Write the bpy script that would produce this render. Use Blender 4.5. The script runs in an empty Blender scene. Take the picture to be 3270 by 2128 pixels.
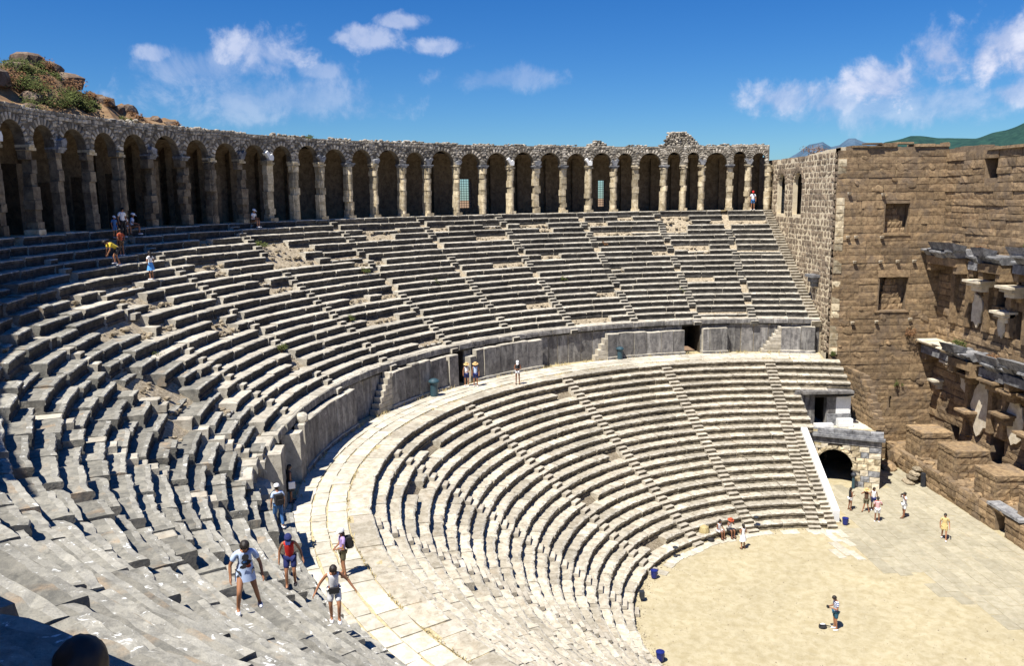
import bpy, bmesh, math, random
import numpy as np
from mathutils import Vector, Matrix, noise as mnoise

# ------------------------------------------------------------------ camera, sky, sun, exposure
SC = bpy.context.scene
R_ = math.radians
CAM = Vector((-38.52545635, 20.2779468, 21.91067244))
yaw, pit, rol, fpx = -3.09952365e-02, 1.62850583e-01, -1.29004120e-02, 2653.785
F_ = Vector((math.cos(pit)*math.cos(yaw), math.cos(pit)*math.sin(yaw), -math.sin(pit)))
Rt = Vector((math.sin(yaw), -math.cos(yaw), 0)); Up = Rt.cross(F_)
R2 = math.cos(rol)*Rt + math.sin(rol)*Up; U2 = -math.sin(rol)*Rt + math.cos(rol)*Up
cd = bpy.data.cameras.new('camera'); cam = bpy.data.objects.new('camera', cd); SC.collection.objects.link(cam)
cam.matrix_world = Matrix(((R2.x, U2.x, -F_.x, CAM.x), (R2.y, U2.y, -F_.y, CAM.y), (R2.z, U2.z, -F_.z, CAM.z), (0, 0, 0, 1)))
cd.sensor_width = 36; cd.lens = 36*fpx/3270; cd.clip_end = 20000; cd.clip_start = .1
SC.camera = cam

SUN_TRAVEL = Vector((.40, -.375, -1)).normalized()
sd = bpy.data.lights.new('sun', 'SUN'); sun = bpy.data.objects.new('sun', sd); SC.collection.objects.link(sun)
sd.energy = 5.0; sd.angle = R_(.53); sd.color = (1, .955, .87)
sun.rotation_euler = SUN_TRAVEL.to_track_quat('-Z', 'Y').to_euler(); sun.location = (-40, 40, 80)
SC.view_settings.view_transform = 'Standard'; SC.view_settings.look = 'None'
SC.view_settings.exposure = .62; SC.view_settings.gamma = 1; SC.view_settings.use_curve_mapping = False
try: SC.cycles.max_bounces = 5; SC.cycles.diffuse_bounces = 2
except Exception: pass

class NT:
    def __init__(s, nt): s.nt = nt; s.n = nt.nodes; s.l = nt.links
    def node(s, t, **kw):
        n = s.n.new(t)
        for k_, v in kw.items(): setattr(n, k_, v)
        return n
    def set(s, sock, v):
        if isinstance(v, bpy.types.NodeSocket): s.l.new(v, sock)
        else: sock.default_value = v
    def math(s, op, a, b=0.0, c=None, clamp=False):
        n = s.node('ShaderNodeMath', operation=op, use_clamp=clamp); s.set(n.inputs[0], a); s.set(n.inputs[1], b)
        if c is not None: s.set(n.inputs[2], c)
        return n.outputs[0]
    def mix(s, f, a, b, bt='MIX'):
        n = s.node('ShaderNodeMix', data_type='RGBA', blend_type=bt)
        s.set(n.inputs[0], f); s.set(n.inputs[6], a if isinstance(a, bpy.types.NodeSocket) else (*a, 1)); s.set(n.inputs[7], b if isinstance(b, bpy.types.NodeSocket) else (*b, 1))
        return n.outputs[2]
    def noise(s, vec, scale, detail=4, rough=.55, dist=0):
        n = s.node('ShaderNodeTexNoise'); s.set(n.inputs['Vector'], vec); n.inputs['Scale'].default_value = scale
        n.inputs['Detail'].default_value = detail; n.inputs['Roughness'].default_value = rough; n.inputs['Distortion'].default_value = dist
        return n.outputs['Fac']
    def ramp(s, f, a, b):
        n = s.node('ShaderNodeMapRange', clamp=True, interpolation_type='SMOOTHSTEP'); s.set(n.inputs[0], f); n.inputs[1].default_value = a; n.inputs[2].default_value = b
        return n.outputs[0]

w = bpy.data.worlds.new('World'); SC.world = w; w.use_nodes = True
T = NT(w.node_tree); T.n.clear()
sky = T.node('ShaderNodeTexSky', sky_type='NISHITA'); sky.sun_disc = False
sky.sun_elevation = R_(61.3); sky.sun_rotation = math.atan2(-.40, .375)
sky.altitude = 0; sky.air_density = 1.0; sky.dust_density = .15; sky.ozone_density = 4.0
tc = T.node('ShaderNodeTexCoord'); d = tc.outputs['Generated']
sx = T.node('ShaderNodeSeparateXYZ'); T.l.new(d, sx.inputs[0])
az = T.math('ARCTAN2', sx.outputs[1], sx.outputs[0]); el = T.math('ARCSINE', sx.outputs[2])
azd = T.math('MULTIPLY', az, 57.2958); eld = T.math('MULTIPLY', el, 57.2958)
hs = T.node('ShaderNodeHueSaturation'); hs.inputs['Saturation'].default_value = 1.35; hs.inputs['Hue'].default_value = .503
T.l.new(sky.outputs[0], hs.inputs['Color'])
skyc = T.mix(1.0, hs.outputs[0], (.60, .93, 1.28), 'MULTIPLY')
n1 = T.noise(d, 16, 10, .62, .3); n2 = T.noise(d, 55, 6, .6)
nz = T.math('ADD', T.math('MULTIPLY', T.math('SUBTRACT', n1, .5), 3.0), T.math('MULTIPLY', T.math('SUBTRACT', n2, .5), .9))
clouds = [(17.6, 8.0, 4.2, 1.5, .38), (13.6, 9.0, 3.6, 1.9, .8), (20.5, 8.9, 1.3, .6, .6), (10.8, 8.2, 2.8, .7, .42), (7.6, 10.2, 2.3, .9, .6), (5.4, 11.3, 1.6, .5, .55), (2.6, 9.7, 2.6, .6, .65), (-1.0, 7.7, 5, 1.0, .3), (13, 6.3, 9, 2.0, .4),
          (-19.6, 5.9, 3.4, 1.2, .75), (-22.5, 5.7, 3.0, 1.2, .7), (-25.4, 6.6, 3.2, 1.8, 1.0), (-28.4, 8.0, 2.8, 2.3, 1.15), (-31.6, 8.4, 3.0, 2.8, 1.15), (-36, 9.5, 4, 2.6, 1.0), (-32.6, 5.5, 2.4, .9, .75), (-26, 5.2, 8, 1.6, .45), (-42, 6, 6, 2, .8), (42, 8, 7, 2, .7), (60, 12, 8, 3, .7), (90, 9, 9, 2.5, .7), (130, 10, 9, 3, .6), (175, 8, 8, 2.5, .7), (-70, 9, 9, 3, .7), (-110, 8, 8, 2.5, .7), (-150, 11, 8, 3, .6)]
acc = None
for a, e, wa, we, st in clouds:
    q = T.math('ADD', T.math('POWER', T.math('DIVIDE', T.math('SUBTRACT', azd, a), wa), 2), T.math('POWER', T.math('DIVIDE', T.math('SUBTRACT', eld, e), we), 2))
    v = T.math('MULTIPLY', T.math('MAXIMUM', T.math('SUBTRACT', 1.0, T.math('SQRT', q)), -1.5), 1.0)
    # edge shape from noise, strength from st
    c = T.math('MULTIPLY', T.ramp(T.math('ADD', v, nz), -.05, .75), st)
    acc = c if acc is None else T.math('MAXIMUM', acc, c)
cc = T.mix(T.ramp(n1, .40, .66), (5.0, 6.3, 9.6), (10.0, 10.3, 12.0))
fin = T.mix(T.math('MULTIPLY', acc, .85), skyc, cc)
bg = T.node('ShaderNodeBackground'); bg.inputs['Strength'].default_value = .055; T.l.new(fin, bg.inputs['Color'])
wo = T.node('ShaderNodeOutputWorld'); T.l.new(bg.outputs[0], wo.inputs[0])

# ------------------------------------------------------------------ materials
def stone(name, c1, c2, dark=(.12, .1, .08), darkamt=.3, white=0.0, vary=.25, scale=1.0, bump=.5, orange=0.0, spots=.62, rough=.92, island=False, streak=0.0, macro=0.0):
    m = bpy.data.materials.new(name); m.use_nodes = True; t = NT(m.node_tree); bs = t.n['Principled BSDF']
    g = t.node('ShaderNodeNewGeometry').outputs['Position']; oi = t.node('ShaderNodeObjectInfo').outputs['Random']
    mid = t.noise(g, 2.4*scale, 7, .65, .4); fine = t.noise(g, 17*scale, 5, .6); big = t.noise(g, .35*scale, 3)
    col = t.mix(t.ramp(mid, .32, .66), c1, c2)
    if orange: col = t.mix(t.math('MULTIPLY', t.ramp(t.noise(g, 1.1*scale, 5, .6), .55, .72), orange), col, (.52, .33, .17))
    col = t.mix(t.math('MULTIPLY', t.ramp(t.noise(g, 3.3*scale, 8, .72, .6), .50, .68), darkamt), col, dark)
    if streak:
        mp = t.node('ShaderNodeMapping'); mp.inputs['Scale'].default_value = (2.2, 2.2, .45); t.l.new(g, mp.inputs['Vector'])
        col = t.mix(t.math('MULTIPLY', t.ramp(t.noise(mp.outputs[0], 1.0, 5, .6), .50, .66), streak), col, (.50, .48, .44))
        col = t.mix(t.math('MULTIPLY', t.ramp(t.noise(mp.outputs[0], 1.7, 5, .6), .52, .68), streak*1.3, clamp=True), col, dark)
    if macro: col = t.mix(t.math('MULTIPLY', t.ramp(t.noise(g, .55, 6, .7, .8), .46, .64), macro), col, (.145, .115, .09))
    if white: col = t.mix(t.math('MULTIPLY', t.ramp(t.noise(g, 4.6*scale, 6, .66, 1.0), spots, spots+.07), white), col, (.86, .86, .82))
    if island: oi = t.math('FRACT', t.math('ADD', oi, t.node('ShaderNodeNewGeometry').outputs['Random Per Island']))
    tint = t.math('ADD', 1-vary/2, t.math('MULTIPLY', oi, vary)); tint = t.math('MULTIPLY', tint, t.math('ADD', .78, t.math('MULTIPLY', big, .44)))
    tint = t.math('MULTIPLY', tint, t.math('ADD', .84, t.math('MULTIPLY', fine, .32)))
    hv = t.node('ShaderNodeHueSaturation'); t.l.new(col, hv.inputs['Color']); t.l.new(tint, hv.inputs['Value'])
    t.l.new(hv.outputs[0], bs.inputs['Base Color'])
    bs.inputs['Roughness'].default_value = rough
    try: bs.inputs['Specular IOR Level'].default_value = .25
    except Exception: pass
    b = t.node('ShaderNodeBump'); b.inputs['Strength'].default_value = bump; b.inputs['Distance'].default_value = .035
    hgt = t.math('ADD', t.math('MULTIPLY', mid, .7), t.math('MULTIPLY', fine, .5)); t.l.new(hgt, b.inputs['Height']); t.l.new(b.outputs[0], bs.inputs['Normal'])
    return m
def plain(name, c, rough=.7, vary=.12, scale=8, metal=0):
    m = bpy.data.materials.new(name); m.use_nodes = True; t = NT(m.node_tree); bs = t.n['Principled BSDF']
    g = t.node('ShaderNodeTexCoord').outputs['Object']
    f = t.math('ADD', 1-vary/2, t.math('MULTIPLY', t.noise(g, scale, 4), vary)); hv = t.node('ShaderNodeHueSaturation'); hv.inputs['Color'].default_value = (*c, 1)
    t.l.new(f, hv.inputs['Value']); t.l.new(hv.outputs[0], bs.inputs['Base Color']); bs.inputs['Roughness'].default_value = rough; bs.inputs['Metallic'].default_value = metal
    return m
def striped(name, a, b, period, axis=2):
    m = bpy.data.materials.new(name); m.use_nodes = True; t = NT(m.node_tree); bs = t.n['Principled BSDF']
    g = t.node('ShaderNodeTexCoord').outputs['Object']; s = t.node('ShaderNodeSeparateXYZ'); t.l.new(g, s.inputs[0])
    f = t.math('GREATER_THAN', t.math('FRACT', t.math('DIVIDE', s.outputs[axis], period)), .5)
    t.l.new(t.mix(f, a, b), bs.inputs['Base Color']); bs.inputs['Roughness'].default_value = .8
    return m
M = {}
M['tread_low'] = stone('pale_limestone', (.38, .335, .25), (.56, .51, .41), darkamt=.6, dark=(.19, .16, .115), vary=.46, bump=.7, orange=.18, macro=.12)
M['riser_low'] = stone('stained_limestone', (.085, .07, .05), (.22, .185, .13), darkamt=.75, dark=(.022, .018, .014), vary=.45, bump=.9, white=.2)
M['lip'] = stone('worn_pale_edge', (.38, .34, .27), (.60, .56, .47), darkamt=.85, dark=(.10, .085, .065), vary=.4, bump=.7, scale=1.6)
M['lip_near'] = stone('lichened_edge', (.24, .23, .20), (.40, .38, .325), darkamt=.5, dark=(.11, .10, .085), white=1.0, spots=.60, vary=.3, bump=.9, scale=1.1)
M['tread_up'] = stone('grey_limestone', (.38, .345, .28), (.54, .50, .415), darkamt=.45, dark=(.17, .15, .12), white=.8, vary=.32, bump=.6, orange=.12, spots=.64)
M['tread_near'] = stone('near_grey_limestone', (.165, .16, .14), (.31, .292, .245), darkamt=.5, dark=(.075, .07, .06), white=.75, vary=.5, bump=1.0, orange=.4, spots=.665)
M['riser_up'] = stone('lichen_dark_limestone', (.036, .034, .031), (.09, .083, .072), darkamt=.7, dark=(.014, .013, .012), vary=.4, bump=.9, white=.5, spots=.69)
M['step'] = stone('worn_step_stone', (.38, .335, .26), (.55, .50, .41), darkamt=.45, dark=(.18, .15, .11), vary=.35)
M['slab'] = stone('paving_limestone', (.46, .415, .32), (.62, .575, .475), darkamt=.35, dark=(.26, .235, .185), vary=.3, bump=.5)
M['joint'] = stone('dry_grass_joint', (.42, .34, .18), (.55, .47, .30), darkamt=.4, dark=(.16, .16, .06), vary=0, scale=2)
M['marble'] = stone('white_marble', (.74, .74, .72), (.84, .83, .80), darkamt=.22, dark=(.45, .46, .48), vary=.05, bump=.2, scale=.8)
M['podium'] = stone('grey_podium_stone', (.12, .115, .112), (.24, .225, .21), darkamt=.6, dark=(.05, .047, .047), vary=.45, white=.35, spots=.63, streak=.42)
M['ashlar'] = stone('brown_conglomerate', (.20, .135, .078), (.36, .255, .145), darkamt=.65, dark=(.06, .043, .028), vary=.55, bump=1.1, scale=1.3, orange=.3, island=True, macro=.55)
M['ashlar_wall'] = stone('brown_ashlar', (.185, .14, .10), (.31, .24, .165), darkamt=.45, dark=(.08, .06, .042), vary=.45, bump=.8, scale=1.2, island=True, macro=.4)
M['mortar'] = stone('pale_mortar', (.60, .50, .34), (.72, .62, .45), darkamt=.2, vary=0)
M['joint_dark'] = stone('dark_joint', (.16, .115, .075), (.27, .20, .13), darkamt=.5, dark=(.06, .045, .03), vary=0)
M['arcade'] = stone('arcade_stone', (.36, .285, .17), (.62, .53, .37), darkamt=.55, dark=(.11, .09, .065), vary=.75, white=.15, island=True)
M['arcade_shaded'] = stone('shaded_arcade_stone', (.13, .10, .07), (.27, .22, .15), darkamt=.65, dark=(.05, .04, .03), vary=.6, island=True)  # darker, browner arcade stone: shade on the left pillars put into its colour
M['rubble'] = stone('rubble_masonry', (.22, .19, .145), (.46, .41, .33), darkamt=.5, dark=(.08, .07, .055), vary=1.1, white=.4, spots=.6, island=True)
M['rubble_back'] = stone('dark_rubble_joints', (.10, .085, .065), (.20, .17, .13), darkamt=.5, dark=(.05, .04, .03), vary=0)
M['inner'] = stone('shaded_inner_stone', (.10, .075, .048), (.19, .145, .095), darkamt=.6, dark=(.03, .025, .02), vary=.3)  # gallery interior: its shade is put into this darker stone colour
M['core'] = stone('earth_and_rubble', (.20, .16, .105), (.40, .335, .24), darkamt=.55, dark=(.08, .07, .05), vary=.6, scale=3, bump=1.2, island=True)
M['sand'] = stone('orchestra_sand', (.385, .325, .195), (.475, .415, .275), darkamt=.4, dark=(.29, .245, .155), vary=0, scale=.8, bump=.8)
M['paver'] = stone('stage_paving', (.33, .295, .205), (.42, .38, .28), darkamt=.45, dark=(.29, .27, .21), vary=.2, bump=.3, orange=.1)
M['plaster'] = stone('old_plaster', (.55, .47, .34), (.70, .63, .50), darkamt=.35, dark=(.30, .27, .25), vary=.2)
M['grey_marble'] = stone('weathered_grey_marble', (.13, .13, .14), (.33, .33, .33), darkamt=.6, dark=(.05, .05, .055), vary=.5, white=.3)
M['rock'] = stone('hill_rock', (.12, .08, .055), (.25, .19, .14), darkamt=.6, dark=(.05, .038, .028), vary=.4, scale=.5, bump=1.5)
M['earth'] = stone('hill_earth', (.20, .115, .06), (.30, .20, .11), darkamt=.3, vary=0, scale=.4)
M['mountain'] = stone('far_rock', (.035, .08, .13), (.10, .155, .22), darkamt=.5, dark=(.02, .05, .08), vary=0, scale=.006, bump=0)  # distance haze is put into the blue of this rock
M['forest'] = stone('far_forest', (.008, .035, .032), (.022, .065, .048), darkamt=.6, dark=(.005, .02, .022), vary=0, scale=.02, bump=0)  # bluish green, with distance haze put into the colour
M['leaf'] = stone('shrub_leaf', (.045, .065, .015), (.11, .125, .035), darkamt=.5, dark=(.015, .025, .008), vary=.8, scale=2, island=True)
M['dryleaf'] = stone('dry_shrub', (.14, .07, .035), (.24, .13, .06), darkamt=.4, vary=.5, scale=2, island=True)
M['straw'] = stone('dry_grass', (.45, .35, .16), (.60, .50, .26), darkamt=.2, vary=.3)
M['iron'] = plain('dark_iron', (.025, .03, .04), .5)
M['blue'] = plain('blue_plastic', (.01, .02, .16), .45)
M['bluegrey'] = plain('blue_green_metal', (.03, .07, .09), .5)
M['black'] = plain('black_cloth', (.015, .014, .016), .85)
M['hair'] = plain('dark_hair', (.018, .012, .009), .6)
M['brownhair'] = plain('brown_hair', (.10, .045, .02), .6)
M['skin'] = plain('tanned_skin', (.36, .165, .085), .6)
M['skin2'] = plain('dark_tanned_skin', (.24, .10, .05), .6)
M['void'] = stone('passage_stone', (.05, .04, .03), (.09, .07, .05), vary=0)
for n_, c_ in dict(white=(.82, .82, .84), paleblue=(.50, .62, .86), red=(.55, .018, .015), navy=(.012, .02, .11), yellow=(.70, .52, .05), khaki=(.10, .09, .05), purple=(.42, .30, .60), denim=(.05, .15, .36), skyblue=(.12, .38, .75), straw_hat=(.62, .42, .18), rust=(.42, .08, .03), brown=(.10, .055, .03), ochre=(.60, .46, .20), teal=(.02, .10, .17), charcoal=(.03, .03, .035)).items():
    M[n_] = plain(n_, c_, .85, .2)
M['redstripe'] = striped('red_white_stripes', (.75, .75, .75), (.55, .02, .03), .07)
M['bluestripe'] = striped('blue_white_stripes', (.72, .75, .80), (.03, .05, .20), .075)
M['skirtstripe'] = plain('pleated_blue_cloth', (.10, .36, .78), .8, .5, 14)

# ------------------------------------------------------------------ helpers
rng = random.Random(7)
COL = SC.collection
def link(name, me, parent=None, mat=None, M_=None, loc=None, base=None):
    o = bpy.data.objects.new(name, me); COL.objects.link(o)
    if parent is not None: o.parent = parent
    if M_ is not None:
        if parent is not None: M_ = Matrix.Translation(-Vector(parent.get('_b', (0, 0, 0)))) @ M_
        o.matrix_local = M_
    return o
def mesh(name, vs, fs, mats, mi=None, smooth=False):
    me = bpy.data.meshes.new(name); me.from_pydata([tuple(v) for v in vs], [], fs)
    for m in (mats if isinstance(mats, (list, tuple)) else [mats]): me.materials.append(M[m] if isinstance(m, str) else m)
    if mi: me.polygons.foreach_set('material_index', mi)
    if smooth: me.polygons.foreach_set('use_smooth', [True]*len(me.polygons))
    me.update(); return me
def thing(name, label, cat, base=(0, 0, 0), group=None, kind=None):
    o = bpy.data.objects.new(name, None); COL.objects.link(o); o.location = base; o['_b'] = tuple(base)
    o.empty_display_size = .3
    if kind: o['kind'] = kind
    if label: o['label'] = label
    if cat: o['category'] = cat
    if group: o['group'] = group
    return o
def tag(o, label, cat, group=None):
    o['label'] = label; o['category'] = cat
    if group: o['group'] = group
    return o
def struct(name, vs, fs, mat, **k):
    o = link(name, mesh(name, vs, fs, mat, **k)); o['kind'] = 'structure'; return o
def pol(r, ph, z=0): a = R_(ph); return Vector((r*math.cos(a), r*math.sin(a), z))
def rotz(a): return Matrix.Rotation(a, 4, 'Z')
def TM(p): return Matrix.Translation(Vector(p))
def DS(x, y, z): return Matrix.Diagonal((x, y, z, 1))
def nz3(p, s=1.0): return mnoise.noise(Vector(p)*s)
def joined(items, mats):
    """items: (mesh, Matrix) -> one mesh"""
    V = []; Fs = []; MI = []; off = 0; cache = {}
    for me, mt in items:
        if me.name not in cache:
            c = np.empty(len(me.vertices)*3, np.float32); me.vertices.foreach_get('co', c)
            cache[me.name] = (c.reshape(-1, 3), [tuple(p.vertices) for p in me.polygons], [p.material_index for p in me.polygons])
        c, f, mi = cache[me.name]; A = np.array(mt)
        V.append(c @ A[:3, :3].T + A[:3, 3]); Fs += [tuple(i+off for i in q) for q in f]; MI += mi; off += len(c)
    if not V: return None
    return mesh('joined', np.concatenate(V).tolist(), Fs, mats, MI)
def boxv(x0, x1, y0, y1, z0, z1):
    return [(x0, y0, z0), (x1, y0, z0), (x1, y1, z0), (x0, y1, z0), (x0, y0, z1), (x1, y0, z1), (x1, y1, z1), (x0, y1, z1)], [(0, 3, 2, 1), (4, 5, 6, 7), (0, 1, 5, 4), (1, 2, 6, 5), (2, 3, 7, 6), (3, 0, 4, 7)]
class MB:
    def __init__(s): s.v = []; s.f = []; s.m = []
    def add(s, v, f, mi=0):
        o = len(s.v); s.v += [tuple(p) for p in v]; s.f += [tuple(i+o for i in q) for q in f]; s.m += [mi]*len(f); return s
    def box(s, x0, x1, y0, y1, z0, z1, mi=0, M_=None):
        v, f = boxv(x0, x1, y0, y1, z0, z1)
        if M_ is not None: v = [M_ @ Vector(p) for p in v]
        return s.add(v, f, mi)
    def tube(s, p0, p1, r0, r1, n=8, mi=0, caps=True):
        p0 = Vector(p0); p1 = Vector(p1); d_ = (p1-p0).normalized(); a = d_.orthogonal().normalized(); b = d_.cross(a)
        v = [p0+(a*math.cos(2*math.pi*i/n)+b*math.sin(2*math.pi*i/n))*r0 for i in range(n)]+[p1+(a*math.cos(2*math.pi*i/n)+b*math.sin(2*math.pi*i/n))*r1 for i in range(n)]
        f = [(i, (i+1) % n, n+(i+1) % n, n+i) for i in range(n)]
        if caps: f += [tuple(range(n-1, -1, -1)), tuple(range(n, 2*n))]
        return s.add(v, f, mi)
    def lathe(s, prof, n=16, c=(0, 0, 0), mi=0, sc=(1, 1)):
        v = []; f = []
        for r, z in prof:
            for i in range(n): v.append((c[0]+r*sc[0]*math.cos(2*math.pi*i/n), c[1]+r*sc[1]*math.sin(2*math.pi*i/n), c[2]+z))
        for j in range(len(prof)-1):
            for i in range(n): f.append((j*n+i, j*n+(i+1) % n, (j+1)*n+(i+1) % n, (j+1)*n+i))
        f.append(tuple(range(n-1, -1, -1))); f.append(tuple(range((len(prof)-1)*n, len(prof)*n)))
        return s.add(v, f, mi)
    def mesh(s, mats, smooth=False): return mesh('m', s.v, s.f, mats, s.m, smooth)
    def obj(s, name, mats, parent=None, M_=None, smooth=False): return link(name, s.mesh(mats, smooth), parent)

# unit stone: x,z in -.5..5, y 0 (front, rough) .. 1 (inside)
def unit_stones(mat, n=8, rough=.16, inset=.04, seed=1, nx=3, nzz=2):
    out = []
    rg = random.Random(seed)
    for k in range(n):
        v = []; f = []
        cj = [(rg.uniform(0, inset), rg.uniform(0, inset)) for _ in range(4)]
        for j in range(nzz+1):
            for i in range(nx+1):
                x = -.5+i/nx; z = -.5+j/nzz
                e = (i in (0, nx)) or (j in (0, nzz))
                x += (inset*.8*rg.random() if i == 0 else (-inset*.8*rg.random() if i == nx else rg.uniform(-.05, .05)))
                z += (inset*1.6*rg.random() if j == 0 else (-inset*1.6*rg.random() if j == nzz else rg.uniform(-.06, .06)))
                v.append((x, (rough*.75 if e else 0)+rg.uniform(-rough, rough)*.5, z))
        W = nx+1
        for j in range(nzz):
            for i in range(nx): f.append((j*W+i, j*W+i+1, (j+1)*W+i+1, (j+1)*W+i))
        ring = [i for i in range(W)]+[j*W+nx for j in range(1, nzz+1)]+[nzz*W+i for i in range(nx-1, -1, -1)]+[j*W for j in range(nzz-1, 0, -1)]
        o = len(v)
        for i in ring: v.append((v[i][0], 1.0, v[i][2]))
        L = len(ring)
        for i in range(L): f.append((ring[(i+1) % L], ring[i], o+i, o+(i+1) % L))
        f.append(tuple(o+i for i in range(L)))
        out.append(mesh('stone_shape', v, f, mat))
    return out
US = {k: unit_stones(k, 8, seed=i+3) for i, k in enumerate(['ashlar', 'ashlar_wall', 'rubble', 'arcade', 'podium', 'grey_marble', 'marble', 'plaster'])}
US['ashlar'] = unit_stones('ashlar', 10, rough=.10, inset=.02, seed=31, nx=4, nzz=2)
def rock_meshes(mat, n=6, seed=5):
    out = []
    for k in range(n):
        bm = bmesh.new(); bmesh.ops.create_icosphere(bm, subdivisions=2 if k < 3 else 1, radius=.5)
        for v in bm.verts:
            q = 1+.35*nz3(v.co+Vector((seed*3.1+k*7.7, 0, 0)), 2.2)+.15*nz3(v.co+Vector((k*3, 9, 0)), 5)
            v.co *= q
            for a in range(3): v.co[a] = max(-.42, min(.42, v.co[a]))
        me = bpy.data.meshes.new('rock_shape'); bm.to_mesh(me); bm.free(); me.materials.append(M[mat]); out.append(me)
    return out
RK = {k: rock_meshes(k, seed=i+2) for i, k in enumerate(['core', 'rubble', 'rock', 'tread_up', 'ashlar'])}

def place_stones(parent, items, mat, name='stone', cap=300, stuff='small_stones'):
    """items: (mesh, world matrix, size) -> the cap largest in view as parts, the rest one part"""
    def key(it):
        p = it[1].translation; return -it[2]/max(1, (p-CAM).length)
    items = sorted(items, key=key)
    for me, mt, s in items[:cap]: link(name, me, parent, M_=mt)
    if len(items) > cap:
        me = joined([(a, b) for a, b, _ in items[cap:]], [mat]); o = link(stuff, me, parent, M_=Matrix()); o['kind'] = 'stuff'
def basis(o, u, n, x, z, L, D, H, proud):
    u = Vector(u); n = Vector(n)
    c = Vector(o)+u*x+n*proud; c.z += z
    return Matrix(((u.x*L, -n.x*D, 0, c.x), (u.y*L, -n.y*D, 0, c.y), (0, 0, H, c.z), (0, 0, 0, 1)))
def masonry(parent, o, u, n, width, topf, ch, lens, openings=(), mat='ashlar', depth=.3, proud=.10, pj=.03, gap=.02, z0=0, zend=None, arches=(), cap=300, chj=0, seed=1, skip=0.0, chips=0):
    rg = random.Random(seed); items = []; z = z0; row = 0
    zend = zend if zend is not None else max(topf(x) for x in np.linspace(0, width, 12))
    while z < zend-.05:
        h = ch*(1+rg.uniform(-chj, chj)); x = -rg.random()*lens[0]*.5
        iv = [(0, width)]
        for a, b, c, d_ in openings:
            if c < z+h*.55 and d_ > z+h*.45:
                iv = [s for p, q in iv for s in ((p, min(q, a)), (max(p, b), q)) if s[1]-s[0] > .08]
        for p, q in iv:
            x = p
            while x < q-.02:
                L = rg.uniform(*lens)
                if q-(x+L) < lens[0]*.6: L = q-x
                xc = x+L/2; x += L
                tp = topf(xc); hh = h
                if z+h > tp+.12: continue
                if any(((xc-ax)**2+(z+h/2-az)**2) < ar*ar and z+h/2 > az for ax, az, ar in arches): continue
                if rg.random() < skip: continue
                me = rg.choice(US[mat]); pr = proud+rg.uniform(-pj, pj)
                mt = basis(o, u, n, xc, z+hh/2, (L-gap)*(1 if rg.random() < .5 else -1), depth, hh-gap, pr)
                items.append((me, mt, L*h))
        z += h; row += 1
    place_stones(parent, items, mat, cap=cap)
    return items
def wallplate(mb, o, u, n, width, topf, openings, thick, z0=0, mi=0, arches=(), du=.5):
    """backing wall of columns of boxes leaving rectangular openings free, behind plane o"""
    xs = sorted(set([0, width]+[a for a, b, c, d_ in openings]+[b for a, b, c, d_ in openings]+[i*du for i in range(1, int(width/du)+1) if i*du < width]))
    u = Vector(u); n = Vector(n)
    for a, b in zip(xs, xs[1:]):
        if b-a < 1e-4: continue
        m = (a+b)/2; zs = [(z0, topf(m))]
        for p, q, c, d_ in openings:
            if p < m < q: zs = [s for s0, s1 in zs for s in ((s0, min(s1, c)), (max(s0, d_), s1)) if s[1]-s[0] > .01]
        for s0, s1 in zs:
            A = Vector(o)+u*a; B = Vector(o)+u*b; I = -n*thick
            v = [A, B, B+I, A+I]; v = [Vector((p.x, p.y, s0)) for p in v]+[Vector((p.x, p.y, s1)) for p in v]
            mb.add(v, [(0, 3, 2, 1), (4, 5, 6, 7), (0, 1, 5, 4), (1, 2, 6, 5), (2, 3, 7, 6), (3, 0, 4, 7)], mi)

# ------------------------------------------------------------------ ground, hills
G = 6000
gv = [(x, y, -.6) for x, y in ((-G, -G), (G, -G), (G, G), (-G, G))]
struct('ground', gv, [(0, 1, 2, 3)], 'earth')
def disc(r, z, n=72, a0=0, a1=360, c=(0, 0)):
    v = [(c[0], c[1], z)]+[(c[0]+r*math.cos(R_(a0+(a1-a0)*i/n)), c[1]+r*math.sin(R_(a0+(a1-a0)*i/n)), z) for i in range(n+1)]
    return v, [(0, i, i+1) for i in range(1, n+1)]
# sandy orchestra floor: a fine grid so it undulates slightly
vs = []; fs = []
nx_, ny_ = 110, 84
for j in range(ny_+1):
    for i in range(nx_+1):
        x = -24+54*i/nx_; y = -16.6+31.4*j/ny_
        vs.append((x, y, .012*nz3((x, y, 0), .6)+.006*nz3((x, y, 3), 2.5)))
fs = [(j*(nx_+1)+i, j*(nx_+1)+i+1, (j+1)*(nx_+1)+i+1, (j+1)*(nx_+1)+i) for j in range(ny_) for i in range(nx_)]
struct('orchestra_floor', vs, fs, 'sand', smooth=True)

# stage paving: slabs as parts of a piece of setting
pv = bpy.data.objects.new('stage_paving', None); COL.objects.link(pv); pv['kind'] = 'structure'
def paver_mesh(mat, seed, j=.02):
    rg = random.Random(seed); c = [(-.5, -.5), (0, -.5), (.5, -.5), (.5, .5), (0, .5), (-.5, .5)]
    c = [(x+rg.uniform(-j, j), y+rg.uniform(-j, j)) for x, y in c]
    v = [(x, y, -1) for x, y in c]+[(x, y, rg.uniform(-.06, .06)) for x, y in c]
    v += [(x*.94, y*.94, rg.uniform(.0, .05)+.06) for x, y in c]
    f = [(i, (i+1) % 6, 6+(i+1) % 6, 6+i) for i in range(6)]+[(6+i, 6+(i+1) % 6, 12+(i+1) % 6, 12+i) for i in range(6)]+[(12, 13, 14, 15, 16, 17)]
    return mesh('slab_shape', v, f, mat)
PM = [paver_mesh('paver', s) for s in range(8)]; PMs = [paver_mesh('slab', s+20, .035) for s in range(10)]
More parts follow.
